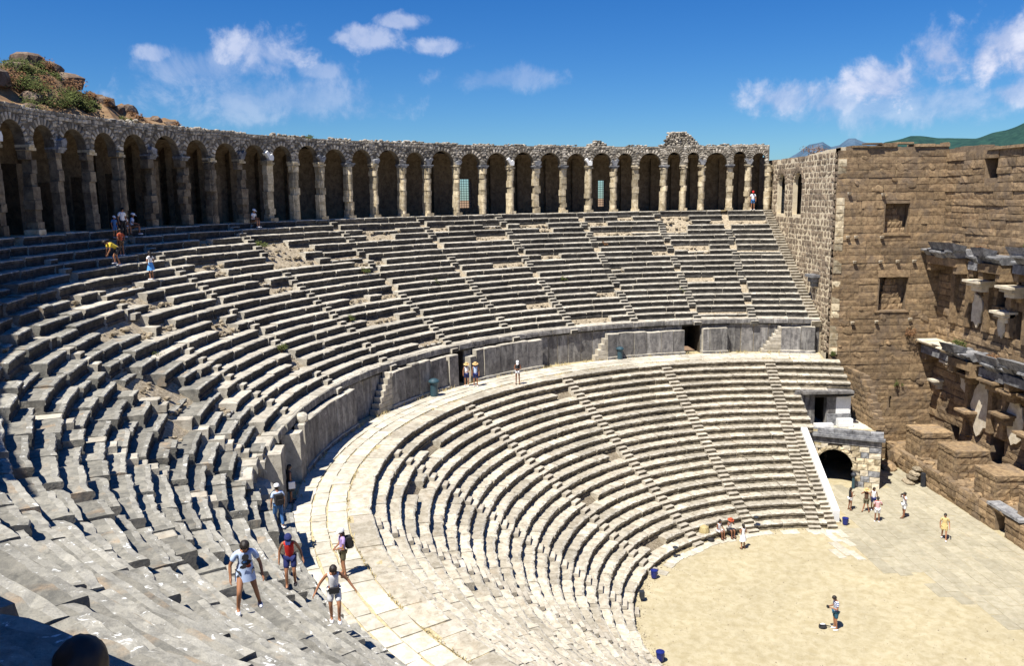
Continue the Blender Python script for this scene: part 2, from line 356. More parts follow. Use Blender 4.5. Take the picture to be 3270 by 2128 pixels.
edge = [(30, -2.9), (12.9, -2.9), (9.6, -2.6), (7.6, -2.4), (6.05, -2.7), (6.0, -4.8), (4.4, -4.9), (4.3, -3.9), (2.4, -3.9), (2.3, -5.4), (-.2, -5.4), (-.3, -6.8), (-3, -6.8), (-3, -8), (-30, -8)]
def edgey(x):
    for (a, b), (c, d_) in zip(edge, edge[1:]):
        if c <= x <= a: return b+(d_-b)*(a-x)/max(1e-6, a-c)
    return -8
k_ = 0; y = -12.5
items = []
while y < -2.4:
    h = rng.uniform(.62, .92); x = -13+rng.random()
    while x < 23.5:
        L = rng.uniform(1.0, 2.0); xc = x+L/2; yc = y+h/2; x += L
        lim = edgey(xc)
        if yc > lim: continue
        if xc > 12.6 and yc > -4.4 and yc > -5.2-(xc-12.6)*.1+1.2: continue
        if xc > 20.6 and yc > -9.4: continue
        items.append((rng.choice(PM), TM((xc, yc, .014+rng.uniform(-.006, .008))) @ rotz(R_(rng.gauss(0, .4))) @ DS(L-.025, h-.025, .06), L*h))
    y += h
place_stones(pv, items, 'paver', name='slab', stuff='small_slabs')
gr = []; rgg = random.Random(12)
for i in range(1500):
    x, y = rgg.uniform(-9, 12), rgg.uniform(-6, 12.2)
    if math.hypot(x, y) > 12.5 or y < edgey(x): continue
    q = rgg.uniform(.015, .05)*(1 if rgg.random() < .97 else 2); gr.append((rgg.choice(RK['core'][3:]), TM((x, y, .012)) @ rotz(rgg.random()*6) @ DS(q*1.3, q, q*.6)))
for i in range(900):
    ph = rgg.uniform(-9, 125); rr = 12.75+rgg.gauss(0, .22)
    q = rgg.uniform(.02, .08); gr.append((rgg.choice(RK['core'][3:]), TM(pol(rr, ph, .015)) @ rotz(rgg.random()*6) @ DS(q*1.3, q, q*.7)))
o = link('gravel', joined(gr, ['core'])); o['kind'] = 'stuff'
# loose marble slabs in the sand beside the parapet
ls = bpy.data.objects.new('threshold_paving', None); COL.objects.link(ls); ls['kind'] = 'structure'
for x, y, L, h, a in [(11.4, -1.7, 1.6, .6, 8), (9.6, -1.55, 2.0, .62, 10), (8.9, -1.0, 1.3, .5, 8), (11.9, -2.5, 1.3, .55, 5), (10.5, -2.35, 1.1, .5, 12), (12.3, -.9, .9, .5, 12), (8.6, -2.0, 1.4, .5, 9)]:
    link('slab', rng.choice(PMs), ls, M_=TM((x, y, .03)) @ rotz(R_(a)) @ DS(L, h, .07))
for i in range(26):
    ph = -9+i*2.7; r = 12.45+.1*math.sin(i)
    if rng.random() < .85: link('slab', rng.choice(PMs), ls, M_=TM(pol(r, ph, .035)) @ rotz(R_(ph-90)) @ DS(.57, .55+.1*rng.random(), .08))

NUMW = 'first second third fourth fifth sixth seventh eighth ninth tenth eleventh twelfth thirteenth fourteenth fifteenth sixteenth seventeenth eighteenth nineteenth twentieth twenty-first twenty-second twenty-third twenty-fourth twenty-fifth twenty-sixth twenty-seventh'.split()
def ordw(i): return NUMW[i] if i < len(NUMW) else 'last'
# far hills
def ridge(name, pts, dist, mat, depth, seed, foot=-60, amp=6, sub=6, steps=14):
    # pts (azimuth, elevation) seen from the terrace -> a ridge line at real distance with slopes on both sides
    A = []
    for (a0, e0), (a1, e1) in zip(pts, pts[1:]):
        for i in range(sub): t = i/sub; A.append((a0+(a1-a0)*t, e0+(e1-e0)*t))
    A.append(pts[-1]); v = []; f = []
    prof = [(-1+2*j/steps) for j in range(steps+1)]
    for i, (a, e) in enumerate(A):
        H = CAM.z+dist*math.tan(R_(e))
        for t in prof:
            dd = dist+t*depth; hh = foot+(H-foot)*(1-abs(t)**1.25)
            p = Vector((CAM.x+dd*math.cos(R_(a)), CAM.y+dd*math.sin(R_(a)), hh))
            p.z += amp*nz3(p+Vector((seed*100, 0, 0)), 10/dist)*(1+2*abs(t))+amp*.5*nz3(p, 45/dist)
            v.append(p)
    W = len(prof)
    f = [(i*W+j, i*W+j+1, (i+1)*W+j+1, (i+1)*W+j) for i in range(len(A)-1) for j in range(W-1)]
    o = struct(name, v, f, mat); return o
ridge('mountain', [(-14, .5), (-17.5, 1.2), (-19.2, 1.6), (-20.4, 2.35), (-21.2, 3.0), (-22.0, 3.22), (-22.5, 2.9), (-23.0, 2.95), (-23.5, 3.3), (-23.9, 3.35), (-24.4, 3.1), (-25, 2.95), (-27, 2.6), (-32, 2.2), (-40, 1.5), (-50, .8)], 5200, 'mountain', 1500, 1, amp=34, sub=12)
ridge('forest_hill', [(-23.6, 1.6), (-24.6, 2.4), (-25.6, 2.98), (-27.0, 3.28), (-28.2, 3.2), (-29.4, 3.1), (-30.5, 3.15), (-31.3, 3.33), (-32, 3.45), (-33, 3.75), (-36, 4.2), (-42, 4.0), (-50, 2.5)], 2600, 'forest', 700, 2, amp=14, sub=14)
ridge('hills', [(-175, .6), (-150, 1.4), (-120, .9), (-90, 1.6), (-65, 2.2), (-50, 1.2)], 5000, 'mountain', 1200, 3, amp=30)

# rocky slope behind the arcade
prof = [(150, 29), (120, 31), (95, 33), (80, 33.5), (70, 33.2), (64.4, 31.6), (62.8, 32.1), (61.4, 32.2), (60.4, 31.7), (59.4, 31.5), (58.8, 30.2), (57.8, 30.8), (56.6, 30.2), (56, 29.6), (55.1, 29.9), (53.8, 29.4), (52.5, 29.5), (51.7, 29.3), (50.9, 29.0), (50.2, 28.6), (49.6, 25.2), (47, 21), (43, 15), (36, 8), (20, 3), (0, 0), (-20, -1)]
def ph_h(p):
    for (a, b), (c, d_) in zip(prof, prof[1:]):
        if c <= p <= a: return b+(d_-b)*(a-p)/(a-c)
    return 0
vs = []; fs = []; NR = 34; NPH = 330
rad = [47.6+(62-47.6)*j/20 for j in range(20)]+[62+j*j*.9 for j in range(14)]
for i in range(NPH+1):
    ph = -20+170*i/NPH
    for j, r in enumerate(rad):
        H = ph_h(ph); t = min(1, max(0, (r-47.6)/14.4)); h = (min(H, 21)-2)*(1-t)+H*t if H > 21 else H*(.85+.15*t)-.6
        if r > 62: h = H-(r-62)*.35
        p = Vector((r*math.cos(R_(ph)), r*math.sin(R_(ph)), h))
        rough = .9*nz3(p, .28)+.5*nz3(p, .8)+.3*abs(nz3(p, 1.9))
        p.z += rough*(1 if t > .1 else .2)
        vs.append(p)
W = len(rad)
fs = [(i*W+j, i*W+j+1, (i+1)*W+j+1, (i+1)*W+j) for i in range(NPH) for j in range(W-1)]
struct('hillside', vs, fs, 'earth')
HR = [(61.6, 62.6, 1.6), (60.4, 62.4, 1.5), (59.6, 61.4, 1.4), (58.9, 61.2, 1.1), (58.4, 60.5, .8), (56.85, 61, 1.3), (56.1, 61, .9), (55, 61, .9), (53, 60.5, .8), (51.8, 60, 1.0), (51.0, 60, .8), (63.4, 61.5, 1.2), (64, 59, 1.0), (62.6, 57, .8), (60.2, 57, 1.3), (57.7, 56, 1.5), (56.8, 54.5, .9), (58.6, 55, .8), (65, 58, .7), (66.5, 60, 1.6), (54, 55, .7), (52.6, 53, .5), (50.5, 58, .7)]
for i, (ph, r, s) in enumerate(HR):
    H = ph_h(ph); t = min(1, (r-47.6)/14.4); h = 19*(1-t)+H*t
    o = link('boulder', RK['rock'][i % 6], M_=TM(pol(r+.6, ph, h+.45)) @ rotz(i*1.3) @ Matrix.Rotation(.3*math.sin(i*2), 4, 'X') @ DS(s*2.0, s*1.5, s*1.15))
    tag(o, 'brown boulder on the scrubby hill behind the arcade, '+ordw(sorted([-q[0] for q in HR]).index(-ph))+' from the left', 'boulder', 'boulders on the hill behind the arcade')

def leafcloud(rx, ry, rz, n, leaf, seed, clump=.35):
    rg = random.Random(seed); v = []; f = []
    cl = [(rg.gauss(0, .5), rg.gauss(0, .5), rg.uniform(-.2, .9)) for _ in range(9)]
    for i in range(n):
        c = rg.choice(cl); p = Vector((c[0]*rx+rg.gauss(0, clump)*rx*.6, c[1]*ry+rg.gauss(0, clump)*ry*.6, abs(c[2]*rz+rg.gauss(0, clump)*rz*.6)))
        a = Vector((rg.gauss(0, 1), rg.gauss(0, 1), rg.gauss(0, 1))).normalized(); b = a.orthogonal().normalized(); s = leaf*rg.uniform(.6, 1.4)
        o = len(v); v += [p-a*s*.5, p+b*s*.3, p+a*s*.6, p-b*s*.3]; f.append((o, o+1, o+2, o+3))
    return v, f
def shrub(p, sx, sz, mat, leaf, n, seed, label, group, name='shrub'):
    t = thing(name, label, 'shrub', p, group)
    v, f = leafcloud(sx, sx, sz, n, leaf, seed)
    fo = link('foliage', mesh('f', v, f, mat), t)
    mb = MB()
    for i in range(5):
        a = i*1.26+seed; mb.tube((0, 0, -.2), (math.cos(a)*sx*.5, math.sin(a)*sx*.5, sz*.7), .03*sx+.008, .008, 5)
    link('stem', mb.mesh('brown'), t); return t
HS = [(63.9, 62, 1.4, 1.2, 'leaf'), (62.2, 61.5, 1.1, 1.1, 'leaf'), (60.9, 61.4, 1.0, .9, 'leaf'), (59.2, 60.8, .9, .8, 'dryleaf'), (64.9, 61, 1.5, 1.0, 'dryleaf'), (62.7, 60.2, 1.3, 1.1, 'dryleaf'),(64.2, 60.5, 1.6, 1.3, 'leaf'), (63.3, 59, 1.7, 1.4, 'leaf'), (65.2, 58, 1.6, 1.2, 'leaf'), (62.4, 58.6, 1.5, 1.2, 'leaf'), (61.2, 59.3, 1.4, 1.1, 'leaf'), (60.2, 59, 1.1, .9, 'leaf'), (62.9, 62.2, 1.2, .9, 'leaf'), (61.9, 62.4, 1.3, 1.1, 'dryleaf'), (61.0, 62.2, 1.0, 1.1, 'dryleaf'), (60.6, 60.6, 1.5, 1.1, 'dryleaf'), (59.6, 59.5, .9, .7, 'leaf'), (58.1, 61.4, .9, .7, 'dryleaf'), (57.5, 61, .8, .6, 'dryleaf'), (56.4, 60, .8, .5, 'leaf'), (55.2, 60.5, .8, .8, 'dryleaf'), (54.2, 60, .7, .6, 'dryleaf'), (51.8, 60.5, .7, .7, 'dryleaf'), (66, 56.5, 1.5, 1.1, 'leaf'), (64.6, 56, 1.3, 1.0, 'leaf'), (63.0, 56, 1.3, 1.0, 'leaf'), (61.6, 56, 1.1, .9, 'leaf'), (59, 57, 1.1, .8, 'leaf'), (58, 58.5, 1, .6, 'dryleaf'), (55.8, 57, .8, .6, 'leaf'), (53.2, 58, .8, .5, 'dryleaf')]
for i, (ph, r, s, h_, mt) in enumerate(HS):
    H = ph_h(ph); t = min(1, (r-47.6)/14.4); hh = 19*(1-t)+H*t
    shrub(pol(r, ph, hh-.15), s*.9, h_*.85, mt, .14, 1300 if mt == 'leaf' else 800, i, ('green' if mt == 'leaf' else 'dry reddish')+' bush on the hill behind the arcade, '+ordw(sorted([-q[0] for q in HS if q[4] == mt]).index(-ph))+' such from the left', ('green' if mt == 'leaf' else 'dry')+' bushes on the hill', 'bush')

# ---- seating
def sm(x): x = min(1, max(0, x)); return x*x*(3-2*x)
def up_r(k, ph):
    s = sm((ph-88)/24)
    return 29.75+s+k*.57 if k < 0 else 29.75+s*(1-k/20)+.6225*k
def up_z(k, ph):
    s = sm((ph-88)/24)
    return 11.65-.25*s+k*.52 if k < 0 else 11.65+.435*k-.25*s*(1-k/20)
def lo_r(k): return 12.96+.6355*k
def lo_z(k): return .4167*(k+1)
DZ = 8.78
def seat_mesh(r, L, D, H, seed, mats, rough=.012, chip=.15, seg=6, nose=.07, near_=False):
    rg = random.Random(seed)
    hb = H+.06
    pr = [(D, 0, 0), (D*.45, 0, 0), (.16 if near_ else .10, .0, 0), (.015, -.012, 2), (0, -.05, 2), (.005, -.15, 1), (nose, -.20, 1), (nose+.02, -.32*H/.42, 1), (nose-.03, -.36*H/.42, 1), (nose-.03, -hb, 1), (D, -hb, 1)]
    v = []; f = []; mi = []; n = len(pr)
    skew0 = rg.uniform(-.03, .03); skew1 = rg.uniform(-.03, .03)
    depth = 0
    e0 = chip > 0 and rg.random() < .15; e1 = chip > 0 and rg.random() < .15
    cs = [rg.uniform(.05, .15) if rg.random() < chip*.7 else rg.uniform(0, .02) for _ in range(seg+1)]
    if e0: cs[0] = rg.uniform(.05, .12)
    if e1: cs[-1] = rg.uniform(.05, .12)
    cs = [cs[i]*.5+(cs[max(0, i-1)]+cs[min(seg, i+1)])*.25 for i in range(seg+1)]
    for s in range(seg+1):
        t = s/seg-.5; ang = t*L/r
        c = cs[s]
        tz = rg.uniform(-rough, rough)
        for i, (q, z, _) in enumerate(pr):
            qq = q; zz = z
            if 2 <= i <= 5: qq += c*(1, .9, .8, .35)[i-2]+rg.uniform(-rough, rough); zz -= c*(.0, .3, .35, .25)[i-2]
            if i in (6, 7, 8): qq += rg.uniform(-rough, rough)
            if i < 3: zz += tz*(1 if i else .5)+rg.uniform(-rough, rough)*.4
            a2 = ang+(skew0 if s == 0 else skew1 if s == seg else 0)*q/r+(rg.uniform(-.02, .02)/r if 0 < s < seg else 0)
            v.append((math.sin(a2)*(r+qq), math.cos(a2)*(r+qq)-r, zz))
    for s in range(seg):
        for i in range(n-1):
            f.append((s*n+i, s*n+i+1, (s+1)*n+i+1, (s+1)*n+i)); mi.append(pr[i+1][2] if i >= 2 else 0)
        f.append((s*n+n-1, s*n, (s+1)*n, (s+1)*n+n-1)); mi.append(1)
    f.append(tuple(range(n-1, -1, -1))); mi.append(0); f.append(tuple(seg*n+i for i in range(n))); mi.append(0)
    return mesh('seat_shape', v, f, mats, mi)
def pm(r, ph, z): return TM(pol(r, ph, z)) @ rotz(R_(ph-90))
def fill(a0, a1, lens, rg, r):
    """split an arc a0..a1 degrees into pieces of given lengths (m)"""
    tot = (a1-a0)*math.pi/180*r; out = []
    if tot < .2: return out
    ls = []
    while sum(ls) < tot: ls.append(rg.choice(lens))
    if len(ls) > 1 and sum(ls)-tot > ls[-1]/2: ls.pop()
    s = tot/sum(ls); a = a0
    for L in ls:
        w_ = L*s/r*180/math.pi; out.append((a+w_/2, L, s)); a += w_
    return out
ORD = ['lowest', 'second', 'third', 'fourth', 'fifth', 'sixth', 'seventh', 'eighth', 'ninth', 'tenth', 'eleventh', 'twelfth', 'thirteenth', 'fourteenth', 'fifteenth', 'sixteenth', 'seventeenth', 'eighteenth', 'nineteenth', 'twentieth', 'topmost']

LO_ST = [-4.9, 14.1, 34.2, 57, 80, 102, 124, 146, 166]; LO_W = .78
UP_ST = [-4.0, 5.0, 15.5, 26.8, 37.8, 49.7, 62.8, 75.5, 88, 100, 111.5, 123]; UP_W = .62
def lo_end(k):
    y = -1.95 if k <= 10 else (-3.55 if k <= 15 else -7.45)
    return math.degrees(math.asin(y/lo_r(k)))
PH_LO = 172; PH_UP = 158
def gaps(starts, w_, r, a0, a1):
    iv = []; a = a0
    for c in starts:
        h = w_/2/r*180/math.pi
        if c-h <= a or c+h >= a1: continue
        iv.append((a, c-h)); a = c+h
    iv.append((a, a1)); return iv
# lower rows
for k in range(21):
    r = lo_r(k); z = lo_z(k); H = .4167; rg = random.Random(100+k)
    low = k < 20
    D = .80 if low else 1.05
    lens = [1.0, 1.25, 1.5, 1.75, 2.0] if low else [1.4, 1.8, 2.2]
    wm = .018 if k > 14 else .028
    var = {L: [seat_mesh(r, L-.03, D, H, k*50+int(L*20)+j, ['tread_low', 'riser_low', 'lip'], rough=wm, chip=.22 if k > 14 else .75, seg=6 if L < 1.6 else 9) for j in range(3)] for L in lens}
    row = thing('seat_row', ('long curved bench of pale stone, '+(ORD[k] if k else 'lowest')+' row up from the sandy orchestra'+''), 'seat row', (0, 0, 0), 'stone rows of the lower seating')
    for a, b in gaps(LO_ST, LO_W, r, lo_end(k), PH_LO):
        for pc, L, s in fill(a, b, lens, rg, r):
            if rg.random() < (.015 if k < 19 else 0): continue
            jm = pm(r+rg.uniform(-.02, .02), pc, z+rg.uniform(-.015, .015)) @ rotz(R_(rg.uniform(-.5, .5))) @ DS(s, 1, 1)
            link('seat_block', rg.choice(var[L]), row, M_=jm)
def step_mesh(w_, D, H, seed, mat='step'):
    rg = random.Random(seed); q = lambda a: rg.uniform(-a, a)
    v = []
    for x in (-w_/2, 0, w_/2):
        v += [(x, D, q(.01)), (x, .03+q(.01), q(.01)), (x, q(.015), -.03), (x, .02, -H), (x, D, -H)]
    f = []; mi = []
    for s in range(2):
        for i in range(4): f.append((s*5+i, s*5+i+1, (s+1)*5+i+1, (s+1)*5+i)); mi.append(1 if i == 2 else 0)
        f.append((s*5+4, s*5, (s+1)*5, (s+1)*5+4)); mi.append(0)
    f.append((4, 3, 2, 1, 0)); f.append((10, 11, 12, 13, 14))
    return mesh('step_shape', v, f, [mat, 'riser_low' if mat == 'step' else 'riser_up'], mi+[0, 0])
SM = [step_mesh(.76, .62, .30, s) for s in range(5)]; SMf = [step_mesh(.76, .85, .5, s+9) for s in range(5)]
nst = 0
SMu = [step_mesh(.76, .62, .30, s, 'tread_up') for s in range(5)]; SMuf = [step_mesh(.76, .85, .5, s+9, 'tread_up') for s in range(5)]
POS = ['beside the far parapet', 'second from the far parapet', 'third from the far parapet', 'fourth from the far parapet', 'fifth from the far parapet', 'sixth from the far parapet', 'seventh from the far parapet', 'eighth from the far parapet', 'ninth from the far parapet']
for i, c in enumerate(LO_ST):
    st = thing('stairway', 'narrow worn stairs climbing the lower seating, '+POS[i], 'stairs', (0, 0, 0), 'radial stairs of the lower seating')
    for k in range(21):
        r = lo_r(k); z = lo_z(k)
        link('step', rng.choice(SMf), st, M_=pm(r+.0, c, z-.01))
        link('step', rng.choice(SM), st, M_=pm(r-.30, c, z-.215))
# end stairs against the parapet, along y = -1.95 .. -2.6
st = thing('stairway', 'bright narrow stairs running up along the white parapet slab', 'stairs', (0, 0, 0), 'radial stairs of the lower seating')
for k in range(0, 11):
    r = lo_r(k); x = math.sqrt(r*r-2.3*2.3)
    for dx, dz in ((-.30, -.215), (.0, -.01)):
        link('step', rng.choice(SMf), st, M_=TM((x+dx+.25, -2.3, lo_z(k)+dz)) @ rotz(R_(-90)) @ DS(.86, 1, 1))

# upper rows
HOLES = [(2.4, 17.5, 1.8, 2.2), (1.6, 13, 1.2, 1.6), (-3.5, 18, 1.0, 1), (22, 17.5, 1.3, 1.6), (23.5, 12, 1.2, 1), (-7.5, 11, 1.6, 1.2), (9, 18.5, 1.3, 1.2), (6, 12, 1.2, 1.4), (-1.5, .5, 3.5, .8), (33, 15, 1.2, 2), (45, 17.5, 2.0, 1.5), (52, 13.5, 1.7, 2.6), (60, 16, 2.0, 1.8), (66, 11, 1.6, 2.2), (71, 14.5, 1.6, 1.2), (57, 8.5, 1.4, 1), (48, 6, 1.2, .8), (80, 8, 1.6, 2), (84, 13, 2, 1.4), (91, 10, 1.6, 1.5), (76, 4, 1.2, 1), (97, 6, 1.6, 1.6), (38, 10.5, 1, .8), (28, 8, .9, .7), (12, 8, .9, .8), (105, 12, 1.5, 1.5), (112, 8, 1.2, 1)]
def hole(ph, k): return any(((ph-a)/(c*.85))**2+((k-b)/(d_*.85))**2 < 1 for a, b, c, d_ in HOLES)
rub = []
UPN = {}
def rank(k): return ORD[k]+' row up from the grey podium wall' if k >= 0 else ''
for k in range(-3, 21):
    rg = random.Random(300+k)
    z00 = 0
    lens = [1.2, 1.5, 1.9, 2.3, 2.8, 3.3]
    a0 = math.degrees(math.asin(-7.5/up_r(max(k, 0), 0))) if k >= 0 else 104.5
    if k >= 0: a0 += (.85/up_r(k, 0))*57.3
    if k == 0: a0 = 1e-3-9.6
    H = .435 if k >= 0 else .52
    D = .80 if k < 20 else 1.1
    wm = .022
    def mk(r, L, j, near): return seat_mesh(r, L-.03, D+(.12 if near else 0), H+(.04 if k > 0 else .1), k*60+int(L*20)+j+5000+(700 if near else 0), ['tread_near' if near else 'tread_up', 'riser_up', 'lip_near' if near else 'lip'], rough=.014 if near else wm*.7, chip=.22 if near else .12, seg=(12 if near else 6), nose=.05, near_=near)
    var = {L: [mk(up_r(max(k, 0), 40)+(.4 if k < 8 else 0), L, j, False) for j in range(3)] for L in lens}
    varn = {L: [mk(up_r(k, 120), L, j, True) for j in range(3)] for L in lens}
    if k >= 0: lab = 'long broken bench of weathered grey blocks, '+rank(k)+''
    else: lab = ('ruined low row of grey blocks below the near seats, '+{-3: 'resting on the walkway', -2: 'one step above the walkway', -1: 'two steps above the walkway'}[k])
    row = thing('seat_row', lab, 'seat row', (0, 0, 0), 'stone rows of the upper seating')
    for a, b in gaps(UP_ST, UP_W, up_r(k, 60), a0, PH_UP):
        for pc, L, s in fill(a, b, lens, rg, up_r(k, (a+b)/2)):
            near = pc > 92
            pmiss = .035 if k < 6 else (.05 if k < 13 else .07)
            if near: pmiss = .05
            if k == 20: pmiss = .03
            if k == 0: pmiss = .02
            r = up_r(k, pc); z = up_z(k, pc)
            if hole(pc, k) and k != 20 or rg.random() < pmiss:
                for q in range(rg.randint(9, 20) if (pc < 100) else rg.randint(3, 7)):
                    sc = rg.uniform(.10, .42); rub.append((rg.choice(RK['core']), TM(pol(r+rg.uniform(.05, .65), pc+rg.uniform(-.5, .5)*L/r*57.3, z-.34+rg.uniform(-.06, .12))) @ rotz(rg.random()*6) @ DS(sc, sc*rg.uniform(.6, 1), sc*.6)))
                if rg.random() < .75: continue
                z -= rg.uniform(.12, .3); r += rg.uniform(-.05, .15)
            jt = .35 if pc < 60 else (.42 if pc < 92 else .75)
            tilt = Matrix.Rotation(R_(rg.gauss(0, jt*.7)), 4, 'X') @ Matrix.Rotation(R_(rg.gauss(0, jt*.5)), 4, 'Y')
            jr_, jz_ = (.04, .02) if pc < 60 else ((.065, .035) if pc < 92 else (.10, .055))
            if near and rg.random() < .10: z -= .16; r += .08
            jm = pm(r+rg.uniform(-jr_, jr_), pc, z+rg.uniform(-jz_*1.2, jz_*.7)) @ rotz(R_(rg.gauss(0, jt))) @ tilt @ DS(s*rg.uniform(.97, 1), 1, 1)
            link('seat_block', rg.choice((varn if near else var)[L]), row, M_=jm)
UPOS = ['nearest the far end wall']+[ORD[i]+' from the far end wall' for i in range(1, 20)]
for i, c in enumerate(UP_ST):
    st = thing('stairway', 'worn stairs through the broken upper seating, '+UPOS[i], 'stairs', (0, 0, 0), 'radial stairs of the upper seating')
    rg = random.Random(i+70)
    for k in range(0, 21):
        if (hole(c, k) or rg.random() < (.10 if k < 12 else .3)+(.45 if c > 105 else 0)) : continue
        r = up_r(k, c); z = up_z(k, c)
        link('step', rng.choice(SMuf), st, M_=pm(r+.02, c+rg.uniform(-.15, .15), z-.02) @ DS(.80, 1, 1))
        if rg.random() < .8: link('step', rng.choice(SMu), st, M_=pm(r-.29, c+rg.uniform(-.2, .2), z-.23) @ DS(.80, 1, 1))
st = thing('stairway', 'bright stairs climbing the upper seating along the foot of the end wall', 'stairs', (0, 0, 0), 'radial stairs of the upper seating')
for k in range(0, 21):
    r = up_r(k, 0); x = math.sqrt(r*r-7.1*7.1)
    for dx, dz in ((-.30, -.23), (0, -.02)):
        link('step', rng.choice(SMf), st, M_=TM((x+dx+.1, -7.08, up_z(k, 0)+dz)) @ rotz(R_(-92)) @ DS(1.05, 1, 1))
me = joined(rub, ['core']); o = link('rubble', me); o['kind'] = 'stuff'; o['label'] = 'pale loose rubble where seat blocks are missing'

# banks under the seats
def bank(name, rf, zf, k0, k1, off, endf, a1, floor, n=260):
    v = []; f = []; ks = [k0+(k1-k0)*j/((k1-k0)*3) for j in range((k1-k0)*3+1)]
    W = len(ks)+2
    for i in range(n+1):
        for j, kk in enumerate([None]+ks+[None]):
            k = ks[0] if j == 0 else (ks[-1] if j == W-1 else kk)
            t = i/n; a0 = endf(k); ph = a0+(a1-a0)*t; r = rf(k, ph)+.1; z = zf(k, ph)-off
            if j == 0: z = floor
            elif j < W-1: z += .05*nz3((r*math.cos(R_(ph)), r*math.sin(R_(ph)), k), 1.7)
            else: z = zf(k, ph)-off
            v.append(pol(r, ph, z))
    def open_(i, j): 
        ph = endf(k0)+(a1-endf(k0))*(i+.5)/n; return j == 0 and k0 <= 0 and floor > 5 and any(abs(ph-q) < h_ for q, h_ in ((6.1, 1.7), (48.6, 1.2), (93.6, 1.2)))
    f = [(i*W+j, i*W+j+1, (i+1)*W+j+1, (i+1)*W+j) for i in range(n) for j in range(W-1) if not open_(i, j)]
    return struct(name, v, f, 'core')
bank('seating_bank', lambda k, ph: lo_r(k), lambda k, ph: lo_z(k), 0, 21, .50, lambda k: lo_end(min(20, max(0, int(k)))), 173, -.3)
bank('seating_bank', up_r, up_z, 0, 21, .52, lambda k: math.degrees(math.asin(-7.55/up_r(max(k, 0), 0))), 104.8, 8.5)
bank('seating_bank', up_r, up_z, -3, 21, .56, lambda k: 104.7, 160, 8.3)

# ------------------------------------------------------------------ walkway (diazoma)
def ring(r0, r1, a0, a1, z, n=160):
    v = []
    for i in range(n+1): v += [pol(r0, a0+(a1-a0)*i/n, z), pol(r1, a0+(a1-a0)*i/n, z)]
    return v, [(2*i, 2*i+1, 2*i+3, 2*i+2) for i in range(n)]
v, f = ring(25.9, 31.0, -14.5, 173, DZ-.055)
wk = struct('walkway', v, f, 'joint')
rg = random.Random(11); items = []
for c, (r0, h) in enumerate([(26.75, .82), (27.60, .62), (28.25, .82), (29.1, .8)]):
    a = -14.2 if c < 3 else 98
    if c == 3: a = 96
    while a < 168:
        L = rg.uniform(.6, 1.25); w_ = L/(r0+h/2)*57.3; ac = a+w_/2; a += w_
        jr = rg.uniform(-.03, .03)
        if pol(r0, ac).y < -7.5: continue
        if c == 3 and up_r(-3, ac) < r0+.5 and ac > 104: continue
        items.append((rg.choice(PMs), TM(pol(r0+h/2+jr, ac, DZ-.004+rg.uniform(-.012, .012))) @ rotz(R_(ac-90+rg.gauss(0, .5))) @ DS(L-.03, h-.035+rg.uniform(-.03, .02), .07), L*h))
for i in range(60):   # kerb ledge at the foot of the podium
    pass
place_stones(wk, items, 'slab', name='slab', stuff='small_slabs')
# dry weeds along the seams
rgw = random.Random(4); v = []; f = []
for i in range(5200):
    ph = rgw.uniform(-10, 132); sel = rgw.random()
    if nz3((ph*.35, sel > .5, 0), 1.0) < .0: continue
    r = 26.72+rgw.gauss(0, .035) if sel < .45 else (29.05 if ph < 96 else 29.4)+rgw.gauss(0, .12)
    z = DZ-.04 if sel < .45 else DZ+.0
    p = pol(r, ph, z); h = rgw.uniform(.05, .16)*(1 if sel < .45 else 2.0); a = rgw.random()*6.28; dx = Vector((math.cos(a), math.sin(a), 0))
    o_ = len(v); v += [p-dx*.02, p+dx*.02, p+dx.cross(Vector((0, 0, 1)))*h*.5+Vector((0, 0, h))]; f.append((o_, o_+1, o_+2))
o = link('weeds', mesh('weeds', v, f, 'straw')); o['kind'] = 'stuff'

# ------------------------------------------------------------------ podium wall and its front blocks
pw = thing('podium_wall', 'grey podium wall of upright slabs between the walkway and the upper seats', 'wall', (0, 0, 0))
def curved_box(r0, r1, a0, a1, z0, z1a, mats, seed=0, seg=None, rough=.0, z1b=None, cap_over=0, mi=0):
    """block on an arc, local to world"""
    rg = random.Random(seed); seg = seg or max(1, int((a1-a0)/57.3*r0/.5)); v = []; f = []
    z1b = z1a if z1b is None else z1b
    for s in range(seg+1):
        t = s/seg; a = a0+(a1-a0)*t; z1 = z1a+(z1b-z1a)*t
        q = lambda m: rg.uniform(-m, m)
        v += [pol(r0+q(rough), a, z0), pol(r0+q(rough), a, (z0+z1)/2+q(rough)), pol(r0+q(rough)+rough, a, z1-.04+q(rough)), pol(r0+.05, a, z1+q(rough)), pol(r1, a, z1+q(rough)), pol(r1, a, z0)]
    for s in range(seg):
        for i in range(6): f.append((s*6+i, s*6+(i+1) % 6, (s+1)*6+(i+1) % 6, (s+1)*6+i))
    f.append((5, 4, 3, 2, 1, 0)); f.append(tuple(seg*6+i for i in range(6)))
    mis = []
    for s in range(seg): mis += [1, 1, 0, 0, 0, 0]
    mis += [0, 0]
    return mesh('block_shape', v, f, mats, mis)
PMAT = ['tread_up', 'podium']
# wall slabs behind
doors = [(6.1, 1.35), (48.6, .8), (93.6, .8)]
a = -14.4; i = 0
while a < 104:
    w_ = rng.uniform(1.6, 2.4); a2 = a+w_; mid = (a+a2)/2
    hit_ = False
    for dc, dw in doors:
        h = dw/29.6*57.3/2+.2
        if a < dc+h and a2 > dc-h:
            if a < dc-h-.3: a2 = dc-h
            else: hit_ = True; a2 = dc+h
    if not hit_ and a2-a > .3:
        s_ = sm((mid-88)/24)
        link('slab', curved_box(29.78+s_+rng.uniform(-.02, .02), 30.3+s_, a+.06, a2-.06, DZ-.1, 11.18-.2*s_, PMAT, i, rough=.03), pw, M_=Matrix())
    a = a2; i += 1
